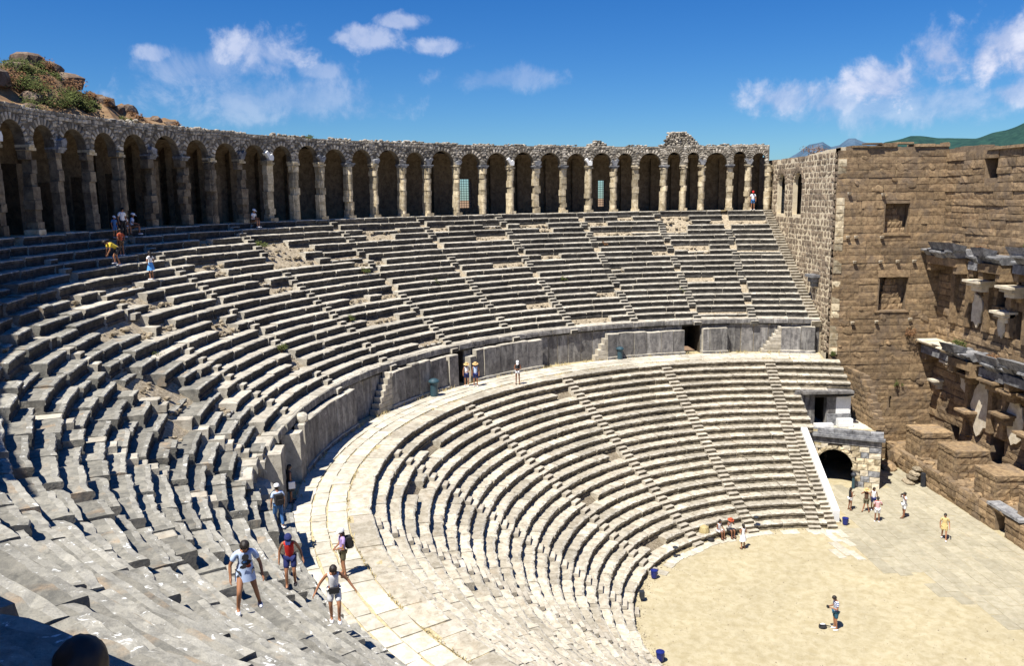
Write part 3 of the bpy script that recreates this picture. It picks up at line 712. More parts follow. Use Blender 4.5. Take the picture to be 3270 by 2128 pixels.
# moulded coping blocks
a = -14.4
while a < 104:
    w_ = rng.uniform(2, 3.6); a2 = a+w_; s_ = sm((a+1-88)/24)
    if not (-.5 < a < 2.5): link('coping', curved_box(29.62+s_, 30.4+s_, a+.04, a2-.04, 11.2-.2*s_, 11.6-.25*s_, PMAT, i, rough=.02), pw, M_=Matrix())
    a = a2; i += 1
# passage behind each doorway (dark vaulted corridors into the bank)
for dc, dw in doors:
    h = dw/29.6*57.3/2+.2
    mb = MB()
    for aa in (dc-h, dc+h):
        mb.add([pol(29.8, aa, DZ-.05), pol(33, aa, DZ-.05), pol(33, aa, 11.2), pol(29.8, aa, 11.2)], [(0, 1, 2, 3)])
    mb.add([pol(33, dc-h, DZ-.05), pol(33, dc+h, DZ-.05), pol(33, dc+h, 11.2), pol(33, dc-h, 11.2)], [(0, 1, 2, 3)])
    mb.add([pol(29.8, dc-h, 11.19), pol(29.8, dc+h, 11.19), pol(33, dc+h, 11.19), pol(33, dc-h, 11.19)], [(0, 1, 2, 3)])
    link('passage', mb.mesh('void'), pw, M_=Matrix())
# low front screen walls: (a0, a1, top)
fronts = [('right', -13.6, -8.3, 10.95), ('mid', .4, 4.5, 10.9), ('mid', 7.6, 21.2, 10.85), ('mid', 33.2, 46.1, 11.1), ('mid', 52.2, 64.2, 11.15), ('mid', 73, 88.9, 11.15)]
where = ['beside the barred gate of the end wall', 'right of the wide dark doorway', 'left of the wide dark doorway', 'behind the man in dark top and white shorts', 'behind the dark green bin', 'nearest the woman with the white bag']
for i, (_, a0, a1, top) in enumerate(fronts):
    t = thing('screen_wall', 'low grey screen wall on the walkway, '+where[i], 'wall', (0, 0, 0), 'low screen walls along the podium')
    a = a0; j = 0
    while a < a1-.1:
        w_ = min(rng.uniform(1.5, 3.2), a1-a)
        if a1-(a+w_) < 1: w_ = a1-a
        tz = top+rng.uniform(-.10, .05)
        link('slab', curved_box(29.14+rng.uniform(-.03, .03), 29.62, a+.04, a+w_-.04, DZ-.05, tz, PMAT, i*20+j, rough=.035), t, M_=Matrix()); a += w_; j += 1
    link('plinth', curved_box(29.0, 29.7, a0-.1, a1+.1, DZ-.08, DZ+.22, PMAT, i, rough=.02), t, M_=Matrix())
# stair flights rising from the recesses on to the screen walls
for i, (a0, sgn, n, top, lab) in enumerate([(67.8, -1, 7, 11.15, 'steep little flight of pale steps left of the dark green bin'), (23.4, -1, 4, 10.5, 'short broken flight left of the long screen wall'), (-5.2, -1, 7, 10.95, 'bright little flight near the gate of the end wall')]):
    t = thing('stair_flight', lab, 'stairs', (0, 0, 0), 'small flights on to the screen walls')
    span = (3.6 if i != 2 else 3.1) if i != 1 else 2.2
    for s in range(n):
        aa = a0+sgn*span*s/n; ab = aa+sgn*(span/n)
        lo, hi = min(aa, a0+sgn*span), max(aa, a0+sgn*span)
        z0_ = DZ+(top-DZ)*s/n; z1_ = DZ+(top-DZ)*(s+1)/n
        link('step', curved_box(29.16, 29.7, lo, hi, z0_+.002 if s else DZ-.05, z1_, ['step', 'step'], s, seg=2, rough=.006), t, M_=Matrix())
# upright blocks at the doorways
for a0, a1, top, lab in [(50.1, 51.9, 11.05, 'squat upright stone block left of the doorway with two women'), (46.3, 47.6, 10.65, 'thin upright stone right of the doorway with two women'), (90.0, 91.5, 11.1, 'slim tapering stone pillar beside the near doorway'), (95.9, 98.6, 11.3, 'big upright slab that the woman with the white bag leans on')]:
    t = thing('upright_stone', lab, 'stone', (0, 0, 0))
    link('block', curved_box(29.05+(.3 if a0 > 95 else 0), 29.9+(.5 if a0 > 95 else 0), a0, a1, DZ-.05, top, PMAT, int(a0), rough=.035), t, M_=Matrix())
for ph, r, s, lab in [(100.8, 30.2, (1.5, 1.0, .8), 'fallen block behind the big upright slab'), (87.5, 29.4, (.7, .6, .5), 'small cube of stone on the near screen wall'), (103, 29.6, (1.0, .9, .6), 'broken boulder beside the man with the black backpack')]:
    z = DZ+.3 if r < 29.5 and ph > 100 else (11.35 if ph < 90 else 10.7)
    if ph == 103: z = DZ+.25
    if ph == 100.8: z = DZ+.9; s = (1.6, 1.3, 1.9)
    o = link('fallen_block', RK['tread_up'][int(ph) % 3], M_=pm(r, ph, z) @ DS(*[c*1.1 for c in s])); tag(o, lab, 'stone')

# ------------------------------------------------------------------ arcade at the top
GZ = 20.35
piers = [-9.6, -7.1, -4.7, -1.1, 1.3, 3.9, 7.7, 10.6, 14.0, 17.5, 21.2, 24.7, 28.5, 32.1, 36.1, 39.5, 43.3, 46.7, 50.4, 53.8, 57.1, 60.7, 64.3, 67.8, 71.6, 75.2, 78.5, 82.0, 85.1, 88.6]
while piers[-1] < 142: piers.append(piers[-1]+3.5)
piers += [145.4, 148.9, 155.2, 158.8, 162.4, 166]
v, f = ring(42.3, 47.5, -10.2, 168, GZ-.06, 200); struct('arcade_floor', v, f, 'joint')
ar = thing('arcade', 'vaulted stone arcade crowning the seats, dark arches on weathered pillars', 'arcade', (0, 0, GZ))
ZT = 26.44; PR = 42.85
def polp(r, ph, z): return pol(r, ph, z)
mb = MB(); voi = []; rubs = []; rg = random.Random(21)
LOW = 127  # past this angle the unseen arcade is cut low to shape the foreground shadow
for i in range(len(piers)-1):
    if piers[i] > LOW: break
    a, b = piers[i], piers[i+1]; pitch = (b-a)*math.pi/180*PR; half = (pitch-.64)/2; mid = (a+b)/2; rad = min(half, 1.3)
    crown = 25.85+rg.uniform(-.14, .08); spr = crown-rad; n = 12
    def A(x): return mid+x/PR*57.2958
    # front face and soffit
    pts = [(-pitch/2, 24.45), (-half, 24.45)]
    arc = [(-rad*math.cos(math.pi*j/n)*(half/rad), spr+rad*math.sin(math.pi*j/n)) for j in range(n+1)]
    outl = [(-half, 24.45)]+arc+[(half, 24.45)]
    T0 = -10 if i > 34 else 0
    for rr, flip in ((PR-.33, 0), (PR+.2, 1)):
        cols = [(-pitch/2, 24.45)]+outl+[(pitch/2, 24.45)]
        for (x0, z0), (x1, z1) in zip(cols, cols[1:]):
            if abs(x1-x0) < 1e-5: continue
            mb.add([polp(rr, A(x0), z0), polp(rr, A(x1), z1), polp(rr, A(x1), ZT), polp(rr, A(x0), ZT)], [(0, 1, 2, 3)])
    for (x0, z0), (x1, z1) in zip(outl, outl[1:]):
        mb.add([polp(PR-.33, A(x0), z0), polp(PR-.33, A(x1), z1), polp(PR+.2, A(x1), z1), polp(PR+.2, A(x0), z0)], [(0, 1, 2, 3)])
    for sgn in (-1, 1):
        x0, x1 = sorted((sgn*pitch/2, sgn*half)); mb.add([polp(PR-.33, A(x0), 24.45), polp(PR-.33, A(x1), 24.45), polp(PR+.2, A(x1), 24.45), polp(PR+.2, A(x0), 24.45)], [(0, 1, 2, 3)])
    if mid > 142 : continue
    # voussoirs
    nv = 13
    for j in range(nv):
        th = math.pi*(j+.5)/nv; hl = rg.uniform(.26, .40); cr = rad+hl/2
        x = -cr*math.cos(th)*(half/rad); z = spr+cr*math.sin(th)
        wv = math.pi*rad/nv*.86
        u = pol(1, A(x)+90); nrm = -pol(1, A(x))
        rot = Matrix.Rotation(math.pi/2-th, 4, 'Y')   # tilt about radial axis
        B = Matrix(((-u.x, -nrm.x, 0, 0), (-u.y, -nrm.y, 0, 0), (0, 0, 1, 0), (0, 0, 0, 1)))
        p = polp(PR-.33-.05, A(x), z)
        voi.append((rg.choice(US['rubble']), TM(p) @ B @ rot @ DS(wv*rg.uniform(.8, 1), .16, hl), hl*wv))
    # rubble stones on the spandrels
    z = 24.55; 
    while z < ZT-.05:
        h = rg.uniform(.13, .24); x = -pitch/2+rg.random()*.1
        while x < pitch/2:
            L = rg.uniform(.16, .46); xc = x+L/2; x += L; zc = z+h/2
            dd = math.hypot(xc*(rad/half), max(0, zc-spr))
            if (zc > spr and dd < rad+.42) or (zc <= spr and abs(xc) < half+.06): continue
            u = pol(1, A(xc)+90); nrm = -pol(1, A(xc))
            B = Matrix(((-u.x, -nrm.x, 0, 0), (-u.y, -nrm.y, 0, 0), (0, 0, 1, 0), (0, 0, 0, 1)))
            p = polp(PR-.33-rg.uniform(.02, .07), A(xc), zc)
            rubs.append((rg.choice(US['rubble']), TM(p) @ B @ Matrix.Rotation(rg.uniform(-.15, .15), 4, 'Y') @ DS(L-.02, .16, h-.015), L*h))
        z += h
# ends, roof and back wall
a0, a1 = piers[0], [q for q in piers if q > LOW][0]
def rq(r0, r1, z0, z1): 
    n = 170
    for i in range(n):
        p = a0+(a1-a0)*i/n; q = a0+(a1-a0)*(i+1)/n
        mb.add([pol(r0, p, z0), pol(r0, q, z0), pol(r1, q, z1), pol(r1, p, z1)], [(0, 1, 2, 3)])
rq(PR-.33, PR-.05, ZT, ZT+.05)
roof = MB()
def roofq(a, b, h0=0):
    roof.add([pol(PR-.05, a, ZT+.05), pol(PR-.05, b, ZT+.05), pol(47.35, b, ZT+.1), pol(47.35, a, ZT+.1)], [(0, 1, 2, 3)])
    # vault underneath: quarter curve
    pr = [(PR+.2, 25.7), (PR+.9, 26.0), (PR+1.6, 26.15), (PR+2.5, 26.1), (PR+3.2, 25.8), (46.8, 25.2)]
    for (r0, z0), (r1, z1) in zip(pr, pr[1:]): roof.add([pol(r0, a, z0), pol(r0, b, z0), pol(r1, b, z1), pol(r1, a, z1)], [(0, 1, 2, 3)])
for i in range(len(piers)-1):
    if piers[i] < LOW: roofq(piers[i], piers[i+1])
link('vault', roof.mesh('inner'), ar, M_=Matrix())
link('spandrel_wall', mb.mesh('rubble_back'), ar, M_=Matrix())
for j, (i0, w0) in enumerate([(1, 1)]): pass
place_stones(ar, voi, 'rubble', name='voussoir', stuff='small_voussoirs')
place_stones(ar, rubs, 'rubble', name='stone', stuff='small_stones')
# back wall with its window openings (a0,a1,z0,z1)
wins = [(27.3, 28.85, 20.9, 23.6), (9.95, 10.85, 20.8, 23.4)]
bw = MB(); cuts = sorted(set([a0+(a1-a0)*i/220 for i in range(221)]+[x for w_ in wins for x in w_[:2]]))
for p, q in zip(cuts, cuts[1:]):
    zs = [(GZ-.1, 26.2)]
    for wa, wb, wz, wt in wins:
        if wa-1e-6 < (p+q)/2 < wb: zs = [(GZ-.1, wz), (wt, 26.2)]
    for z0, z1 in zs:
        v = [pol(46.8, p, z0), pol(46.8, q, z0), pol(47.35, q, z0), pol(47.35, p, z0), pol(46.8, p, z1), pol(46.8, q, z1), pol(47.35, q, z1), pol(47.35, p, z1)]
        bw.add(v, [(0, 3, 2, 1), (4, 5, 6, 7), (0, 1, 5, 4), (1, 2, 6, 5), (2, 3, 7, 6), (3, 0, 4, 7)])
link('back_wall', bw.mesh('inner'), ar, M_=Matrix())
for wa, wb, wz, wt in wins:
    g = MB(); n = 5 if wb-wa > 1 else 3
    for i in range(n+1):
        aa = wa+(wb-wa)*i/n; g.tube(pol(46.9, aa, wz), pol(46.9, aa, wt), .022, .022, 5)
    nz_ = 12
    for i in range(nz_+1): g.tube(pol(46.9, wa, wz+(wt-wz)*i/nz_), pol(46.9, wb, wz+(wt-wz)*i/nz_), .02, .02, 5)
    link('window_grille', g.mesh('iron'), ar, M_=Matrix())
# pillars
def pillar_mesh(seed, ragged, round_, h=4.08, mat='arcade'):
    rg = random.Random(seed); mb = MB(); z = 0; nb = 8
    while z < h-.05:
        bh = min(rg.uniform(.38, .68), h-z); w_ = .27*(1+rg.uniform(-.03, .03)*(1+ragged*3)); d0 = -.33+rg.uniform(-.02, .02)*(1+ragged*2); off = rg.uniform(-.03, .03)*(1+ragged*3)
        # half-round shaft in front of a square pier, joints slightly open
        n = 7; pts = []
        if round_:
            for i in range(n+1):
                th = math.pi*i/n; pts.append((off-w_*.78*math.cos(th), d0-.0-.22*math.sin(th)))
            pts = [(off-w_, d0+.02)]+pts+[(off+w_, d0+.02), (off+w_, .16), (off-w_, .16)]
        else: pts = [(off-w_, d0), (off+w_*.2, d0-.05*ragged), (off+w_, d0), (off+w_+.02*ragged, 0), (off+w_, .16), (off-w_, .16)]
        q = len(pts); v = [(x, y, z+.012) for x, y in pts]+[(x+rg.uniform(-.015, .015)*(1+ragged), y, z+bh) for x, y in pts]
        fidx = [(i, (i+1) % q, q+(i+1) % q, q+i) for i in range(q)]+[tuple(range(q-1, -1, -1)), tuple(range(q, 2*q))]
        mb.add(v, fidx); z += bh
    return mb.mesh(mat)
PV = [pillar_mesh(s, .5, s % 2 == 0) for s in range(8)]; PVr = [pillar_mesh(s+20, 2.4, s == 0, mat='arcade_shaded') for s in range(5)]; PVd = [pillar_mesh(s+40, .6, s % 2 == 0, mat='arcade_shaded') for s in range(4)]
cap = MB()
for x, y0, z0, z1 in [(.31, -.46, 0, .09), (.36, -.52, .092, .17), (.41, -.58, .172, .27)]: cap.box(-x, x, y0, .2, z0, z1)
CAPm = cap.mesh('grey_marble')
cap2 = MB(); cap2.box(-.33, .33, -.48, .2, 0, .14); cap2.box(-.38, .1, -.54, .2, .142, .27); CAPm2 = cap2.mesh('arcade')
base = MB(); base.box(-.33, .33, -.56, .2, -.05, .22); BASEm = base.mesh('arcade')
spg = MB()
prf = [(-.22, 0), (.22, 0), (.30, .25), (.58, .62), (.40, .84), (.12, .52), (0, .66), (-.12, .52), (-.40, .84), (-.58, .62), (-.30, .25)]
def spmesh(pts, d0, d1, mat):
    n = len(pts); v = [(x, d0, z) for x, z in pts]+[(x, d1, z) for x, z in pts]
    return mesh('springer_shape', v, [tuple(range(n)), tuple(range(2*n-1, n-1, -1))]+[(i, n+i, n+(i+1) % n, (i+1) % n) for i in range(n)], mat)
SPR = [spmesh([(-.2, 0), (.2, 0), (.3, .22), (.5, .5), (.3, .62), (0, .40), (-.3, .55), (-.42, .35), (-.30, .2)], -.55, -.2, 'grey_marble'), spmesh([(-.20, 0), (.20, 0), (.24, .3), (.1, .55), (-.1, .42), (-.34, .80), (-.56, .60), (-.30, .25)], -.60, -.2, 'marble'), spmesh([(-.22, 0), (.22, 0), (.42, .30), (.3, .5), (-.05, .42), (-.3, .34)], -.66, -.2, 'grey_marble')]
rg = random.Random(5)
for i, ph in enumerate(piers):
    if 149 < ph < 155 : pass
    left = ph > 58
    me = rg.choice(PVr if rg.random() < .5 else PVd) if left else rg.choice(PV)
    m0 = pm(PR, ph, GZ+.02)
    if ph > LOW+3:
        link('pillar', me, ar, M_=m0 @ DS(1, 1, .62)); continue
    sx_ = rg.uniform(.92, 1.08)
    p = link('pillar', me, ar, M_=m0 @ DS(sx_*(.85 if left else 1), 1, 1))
    p2 = link('capital', CAPm if rg.random() < .62 else CAPm2, p); p2.matrix_local = TM((0, 0, 4.06)); 
    if rg.random() < .5:
        p3 = link('base', BASEm, p)
    if rg.random() < .5 and ph < 90:
        s = rg.choice(SPR); p4 = link('springer', s, p); p4.matrix_local = TM((0, .0, 4.34)) @ DS((-1 if rg.random() < .3 else 1)*.85, 1, rg.uniform(.8, 1.05))
    # pilaster on the back wall
    if any(wa-1.1 < ph < wb+1.1 for wa, wb, _, _ in wins): continue
    q = MB(); q.box(-.3, .3, -.45, .05, 0, 5.2); link('pilaster', q.mesh('inner'), ar, M_=pm(46.8, ph, GZ-.05))
    if left and ph < 90:
        q = MB(); q.box(-.12, .5, -.9, .0, 0, rg.uniform(2.4, 4.2)); link('pilaster', q.mesh('inner'), ar, M_=pm(45.2, ph+1.0, GZ-.05))
for i in range(len(piers)-1):
    a, b = piers[i], piers[i+1]
    if a < LOW or b > 150 and a < 154: continue
    link('unseen_shadow_wall', curved_box(PR-.2, PR+.35, a+.3, b-.3, GZ-.05, 23.35+rg.uniform(-.15, .15), ['arcade', 'arcade'], i, rough=.03, z1b=23.35+rg.uniform(-.2, .15)), ar, M_=Matrix())  # unseen wall pieces added between pillars, height set for the foreground shadow edge
# rubble along the top edge
top = []
rg = random.Random(8)
for i in range(900):
    ph = rg.uniform(-9, 75); amp = .12+.2*max(0, nz3((ph*.3, 0, 0)))
    r = rg.uniform(42.8, 43.6); s = rg.uniform(.15, .42)
    if nz3((ph*.25, 5, 0)) < -.12 and ph > 4: continue
    top.append((rg.choice(RK['rubble']), TM(pol(r, ph, ZT+.05+rg.random()*amp)) @ rotz(rg.random()*6) @ DS(s, s*.8, s*.55)))
o = link('parapet_rubble', joined(top, ['rubble']), ar, M_=Matrix()); o['kind'] = 'stuff'
for lab, a, b, z1 in [('tall ruined masonry stump on top of the arcade, near its right end', -.9, 3.2, 27.75), ('small ruined masonry stump on top of the arcade', 11.2, 13.4, 27.0)]:
    t = thing('ruined_stump', lab, 'ruin', pol(43.6, (a+b)/2, ZT)); items = []
    z = ZT; 
    while z < z1:
        h = rg.uniform(.14, .22); f0 = (z-ZT)/(z1-ZT)
        aa = a+(b-a)*.42*f0**1.3; bb = b-(b-a)*.12*f0**2
        if z1 < 27.4: bb = b-(b-a)*.4*f0
        for rr in (43.2, 43.55, 43.9):
            x = aa
            while x < bb:
                L = rg.uniform(.2, .5); w_ = L/43.5*57.3; items.append((rg.choice(RK['rubble']), pm(rr+rg.uniform(-.05, .05), x+w_/2, z+h/2) @ DS(L*1.25, .48, h*1.5), L*h)); x += w_
        z += h
    place_stones(t, items, 'rubble', stuff='small_stones')

# ------------------------------------------------------------------ end wall, tower, stage wall
YW = -7.6; XT = 26.9; YF = -16.2
ew = thing('end_wall', 'brown ashlar end wall with pale mortar joints and two arched windows', 'wall', (XT, YW, 0))
def ew_top(u):    # u measured from x=43.6 towards the tower
    x = 43.6-u; return 25.0+(25.15-25.0)*0 + (.35*sm((36-x)/8)) + .12*nz3((x, 0, 0), .9)
opw = [(43.6-40.75, 43.6-38.75, 20.0, 22.75), (43.6-36.7, 43.6-34.6, 20.0, 22.75)]
opg = [(43.6-30.4, 43.6-29.1, DZ-.1, 10.9)]
arch_ = [(43.6-39.75, 22.75, 1.0), (43.6-35.65, 22.75, 1.05)]
# openings incl. arch heads approximated by steps
steps_ = []
for ax, az_, arr in arch_:
    for j in range(5):
        z0 = az_+arr*j/5; z1 = az_+arr*(j+1)/5; hw = math.sqrt(max(0, arr*arr-(arr*(j+.5)/5)**2)); steps_.append((ax-hw, ax+hw, z0, z1))
mb = MB(); wallplate(mb, (43.6, YW, 0), (-1, 0, 0), (0, 1, 0), 43.6-XT, ew_top, opw+steps_+opg, .42, z0=8, du=.4)
link('wall_core', mb.mesh('mortar'), ew, M_=Matrix.Translation((0, 0, 0)))
masonry(ew, (43.6, YW, 0), (-1, 0, 0), (0, 1, 0), 43.6-XT-.12, ew_top, .47, (.45, 1.05), opw+steps_+opg, 'ashlar_wall', depth=.3, proud=.045, pj=.02, gap=.065, z0=8.9, chj=.18, seed=3)
# voussoirs round the two windows
items = []
for ax, az_, arr in arch_:
    for j in range(11):
        th = math.pi*(j+.5)/11; cr = arr+.26; x = ax-cr*math.cos(th); z = az_+cr*math.sin(th)
        B = Matrix(((-1, 0, 0, 0), (0, -1, 0, 0), (0, 0, 1, 0), (0, 0, 0, 1)))
        items.append((rng.choice(US['ashlar_wall']), TM((43.6-x, YW+.085, z)) @ B @ Matrix.Rotation(math.pi/2-th, 4, 'Y') @ DS(.27, .2, .5), .1))
place_stones(ew, items, 'ashlar_wall', name='voussoir')
def grille(parent, x0, x1, y, z0, z1, nx=5, nz_=8, along='x'):
    g = MB()
    for i in range(nx+1):
        x = x0+(x1-x0)*i/nx; g.tube((x, y, z0), (x, y, z1), .025, .025, 5)
    for i in range(nz_+1):
        z = z0+(z1-z0)*i/nz_; g.tube((x0, y, z), (x1, y, z), .022, .022, 5)
    return link('window_grille', g.mesh('iron'), parent, M_=Matrix())
grille(ew, 38.75, 40.75, YW-.5, 20.0, 22.2); grille(ew, 29.1, 30.4, YW-.35, DZ, 10.85, 4, 6)
# rooms behind openings
mb = MB()
for x0, x1, z0, z1 in [(38.2, 41.2, 19.7, 24), (34.2, 37.2, 19.7, 24), (28.8, 30.8, 8.6, 11.2)]:
    v, f = boxv(x0-(4 if z0 > 15 else 0)*0, x1, YW-4, YW-.41, z0, z1); mb.add(v, [f[0], f[1], f[2], f[3], f[5]])
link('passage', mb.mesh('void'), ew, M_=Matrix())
# corbel on the end wall
def corbel(parent, p, n, s=1.0, mat='marble', name='bracket'):
    u = Vector((-n[1], n[0], 0)); n = Vector(n); mb = MB()
    for a, b, c, d_ in [(-.16, .16, 0, .18), (-.20, .20, .18, .34)]:
        out = .26 if c == 0 else .40
        v = [Vector(p)+u*x*s+n*y*s+Vector((0, 0, z*s)) for x, y, z in [(a, -.05, c), (b, -.05, c), (b, out-.12, c), (a, out-.12, c), (a, -.05, d_), (b, -.05, d_), (b, out, d_), (a, out, d_)]]
        mb.add(v, boxv(0, 1, 0, 1, 0, 1)[1])
    return link(name, mb.mesh(mat), parent, M_=Matrix())
mbk = MB(); mbk.box(29.7, 31.2, YW+.02, YW+.75, 14.9, 15.12); mbk.box(29.9, 31.0, YW+.02, YW+.55, 14.5, 14.9); mbk.box(30.1, 30.8, YW+.02, YW+.4, 14.1, 14.5); link('bracket', mbk.mesh('grey_marble'), ew, M_=Matrix())

tw = thing('stage_tower', 'tall plain brown stone tower of the stage building with two blocked windows', 'tower', (XT, YW, 0))
def tw_top(u): return 25.35+.08*nz3((u, 3, 0), 1.3)
def U_(y): return YW-y   # u grows towards -y
opt = [(U_(-11.42), U_(-13.45), 18.6, 21.0), (U_(-11.3), U_(-13.7), 12.45, 15.3), (U_(-12.68), U_(-12.92), 4.3, 5.5)]
# viewed from the front (looking +x) right is -y
mb = MB(); wallplate(mb, (XT, YW, 0), (0, -1, 0), (-1, 0, 0), YW-YF, tw_top, opt, .9, z0=-.2, du=.8)
link('wall_core', mb.mesh('joint_dark'), tw, M_=Matrix())
masonry(tw, (XT, YW+.10, 0), (0, -1, 0), (-1, 0, 0), YW-YF+.1, tw_top, .56, (.9, 2.7), opt, 'ashlar', depth=.30, proud=.06, pj=.03, gap=.012, z0=-.1, chj=.2, seed=9)
masonry(tw, (XT-.02, YW+.11, 0), (0, -1, 0), (-1, 0, 0), .62, lambda u: 24.9, .6, (.45, .7), (), 'arcade', depth=.2, proud=.08, pj=.03, gap=.015, z0=8.9, seed=90, skip=.25)
# eroded lumps breaking up the plain face
its = []; rg = random.Random(91)
for i in range(34):
    y = rg.uniform(-15.8, -8.2); z = rg.choice([rg.uniform(22, 25), rg.uniform(9, 13), rg.uniform(1, 9)])
    if any(a-.4 < YW-y < b+.4 and c-.4 < z < d_+.4 for a, b, c, d_ in opt): continue
    q = rg.uniform(.25, .8); its.append((rg.choice(RK['ashlar']), TM((XT-.06, y, z)) @ Matrix.Rotation(rg.random(), 4, 'X') @ DS(.13, q*1.3, q*.8), q))
place_stones(tw, its, 'ashlar', cap=0, stuff='eroded_patches')
# blocked window fills: recessed ashlar, top part left open
for (a, b, c, d_), sh in zip(opt[:2], (0, 1)):
    mb = MB(); v, f = boxv(XT+.55, XT+2.6, YW-b-.3, YW-a+.3, c-.3, d_+.3); mb.add(v, [f[0], f[1], f[2], f[4], f[3]]); link('recess', mb.mesh('void'), tw, M_=Matrix())
    its = []; z = c; rg = random.Random(int(c))
    while z < d_-.2:
        h = min(.5, d_-z); fr = (z-c)/(d_-c); y0 = a+(.25+.6*fr if sh else .15); y1 = b-(.12+1.1*fr if not sh else .15+1.0*fr)
        x = y0
        while x < y1-.05:
            L = min(rg.uniform(.6, .95), y1-x); its.append((rg.choice(US['ashlar']), basis((XT, YW, 0), (0, -1, 0), (-1, 0, 0), x+L/2, z+h/2, L-.02, .5, h-.02, -.5), L*h)); x += L
        z += h
    place_stones(tw, its, 'ashlar')
    mb = MB(); mb.box(XT-.14, XT+.5, YW-b-.05, YW-a+.3, c-.14, c-.01); link('sill', mb.mesh('ashlar'), tw, M_=Matrix())
for y, z in [(-8.4, 21.7), (-11.1, 21.6), (-8.45, 18.3), (-9.12, 18.3), (-11.19, 18.25), (-9.12, 16.3), (-11.2, 16.3), (-12.58, 16.3), (-13.92, 16.3), (-9.2, 11.4), (-11.16, 11.45), (-13.9, 11.6)]:
    corbel(tw, (XT-.1, y, z), (-1, 0, 0), .62, 'plaster')
rg = random.Random(17); y = YW-.9
while y > YF+.2:
    L = rg.uniform(.6, 1.6); y1 = max(YF, y-L)
    if rg.random() < .85: link('coping', MB().box(XT-.2+rg.uniform(-.06, .08), XT+1.2, y1+.015, y, 25.36, 25.52+rg.uniform(-.06, .08)).mesh('ashlar'), tw, M_=Matrix())
    if rg.random() < .6: link('coping', MB().box(XT-.05+rg.uniform(-.1, .2), XT+.9, y1+.03, y-.05, 25.6, 25.68+rg.uniform(0, .12)).mesh('ashlar'), tw, M_=Matrix())
    y = y1
# tower roof / body behind
mb = MB(); mb.box(XT+.92, XT+9, YF-4, YW-.85, -.3, 25.2); link('wall_core', mb.mesh('joint_dark'), tw, M_=Matrix())

fa = thing('stage_wall', 'ruined facade of the stage building with cornice ledges, niches and plaster patches', 'building', (0, YF, 0))
WF = XT+6
def fa_top(u): x = XT-u; return 24.75+.45*sm((x-21)/2)+.10*nz3((x, 7, 0), .8)
# viewed from front (looking -y) right is -x
def V_(x): return XT-x
opf = [(V_(21.9), V_(20.3), 22.8, 24.2), (V_(16.9), V_(15.8), 11.7, 13.7), (V_(23.7), V_(22.6), 2.4, 4.0), (V_(19.9), V_(18.9), 7.2, 8.6), (V_(11.6), V_(10.2), 11.7, 13.9), (V_(13.2), V_(11.9), 19.2, 21.4), (V_(19.2), V_(18.1), 13.6, 15.2), (V_(18.6), V_(17.0), 2.4, 4.4), (V_(13.6), V_(12.4), 2.4, 4.2)]
mb = MB(); wallplate(mb, (XT, YF, 0), (-1, 0, 0), (0, 1, 0), WF, fa_top, opf, 1.0, z0=-.2, du=.8)
link('wall_core', mb.mesh('joint_dark'), fa, M_=Matrix())
masonry(fa, (XT, YF, 0), (-1, 0, 0), (0, 1, 0), 22, fa_top, .55, (.9, 2.6), opf, 'ashlar', depth=.36, proud=.10, pj=.07, gap=.02, z0=1.2, chj=.2, seed=19)
mb = MB()
for a, b, c, d_ in opf:
    v, f = boxv(XT-b-.1, XT-a+.1, YF-3, YF-.98, c-.1, d_+.1); mb.add(v, [f[0], f[1], f[2], f[3], f[5]])
link('recess', mb.mesh('void'), fa, M_=Matrix())
mb = MB(); mb.box(-6, XT+.9, YF-4, YF-3.02, -.3, 24.4); link('wall_core', mb.mesh('joint_dark'), fa, M_=Matrix())
mb = MB(); mb.box(2, 21.5, YF-1, YF+.25, 24.78, 24.98); link('coping', mb.mesh('ashlar'), fa, M_=Matrix())
def ledge(x0, x1, y1, z, th, mat, seed, under=True):
    """moulded cornice block row projecting from the facade, built of separate lengths"""
    rg = random.Random(seed); x = x0
    while x < x1-.05:
        L = min(rg.uniform(.7, 1.5), x1-x)
        if x1-(x+L) < .4: L = x1-x
        dz = rg.uniform(-.10, .08); yy = y1+rg.uniform(-.4, .06)
        mb = MB()
        prof_ = [(YF-.1, z-th), (yy-.55, z-th), (yy-.35, z-th*.55), (yy-.30, z-th*.30), (yy-.02, z-.10), (yy, z), (yy-.12, z+.02), (YF-.1, z+.06)]
        n = len(prof_); v = [(x+.012, a, b+dz) for a, b in prof_]+[(x+L-.012, a+rg.uniform(-.04, .04), b+dz+rg.uniform(-.03, .03)) for a, b in prof_]
        mb.add(v, [tuple(range(n)), tuple(range(2*n-1, n-1, -1))]+[(i, n+i, n+(i+1) % n, (i+1) % n) for i in range(n)])
        link('cornice', mb.mesh(mat), fa, M_=Matrix()); x += L
    if under:   # architrave beam and frieze below
        mb = MB(); mb.box(x0+.1, x1-.1, YF-.05, y1-.62, z-th-.62, z-th-.002); link('frieze', mb.mesh(rg.choice(['ashlar', 'grey_marble'])), fa, M_=Matrix())
        for xx in (x0+.35, x1-.35):
            mb = MB(); mb.box(xx-.26, xx+.26, YF-.05, y1-.75, z-th-1.15, z-th-.63); link('bracket', mb.mesh('ashlar'), fa, M_=Matrix())
ledge(22.3, 26.75, -14.2, 17.45, .55, 'grey_marble', 1); ledge(19.7, 22.2, -14.95, 17.25, .5, 'grey_marble', 2); ledge(16.9, 19.6, -14.1, 17.35, .5, 'grey_marble', 3); ledge(15.8, 16.8, -15.1, 17.2, .45, 'grey_marble', 4); ledge(11.2, 15.7, -14.15, 17.6, .55, 'grey_marble', 5); ledge(5, 11, -14.9, 17.4, .5, 'grey_marble', 6)
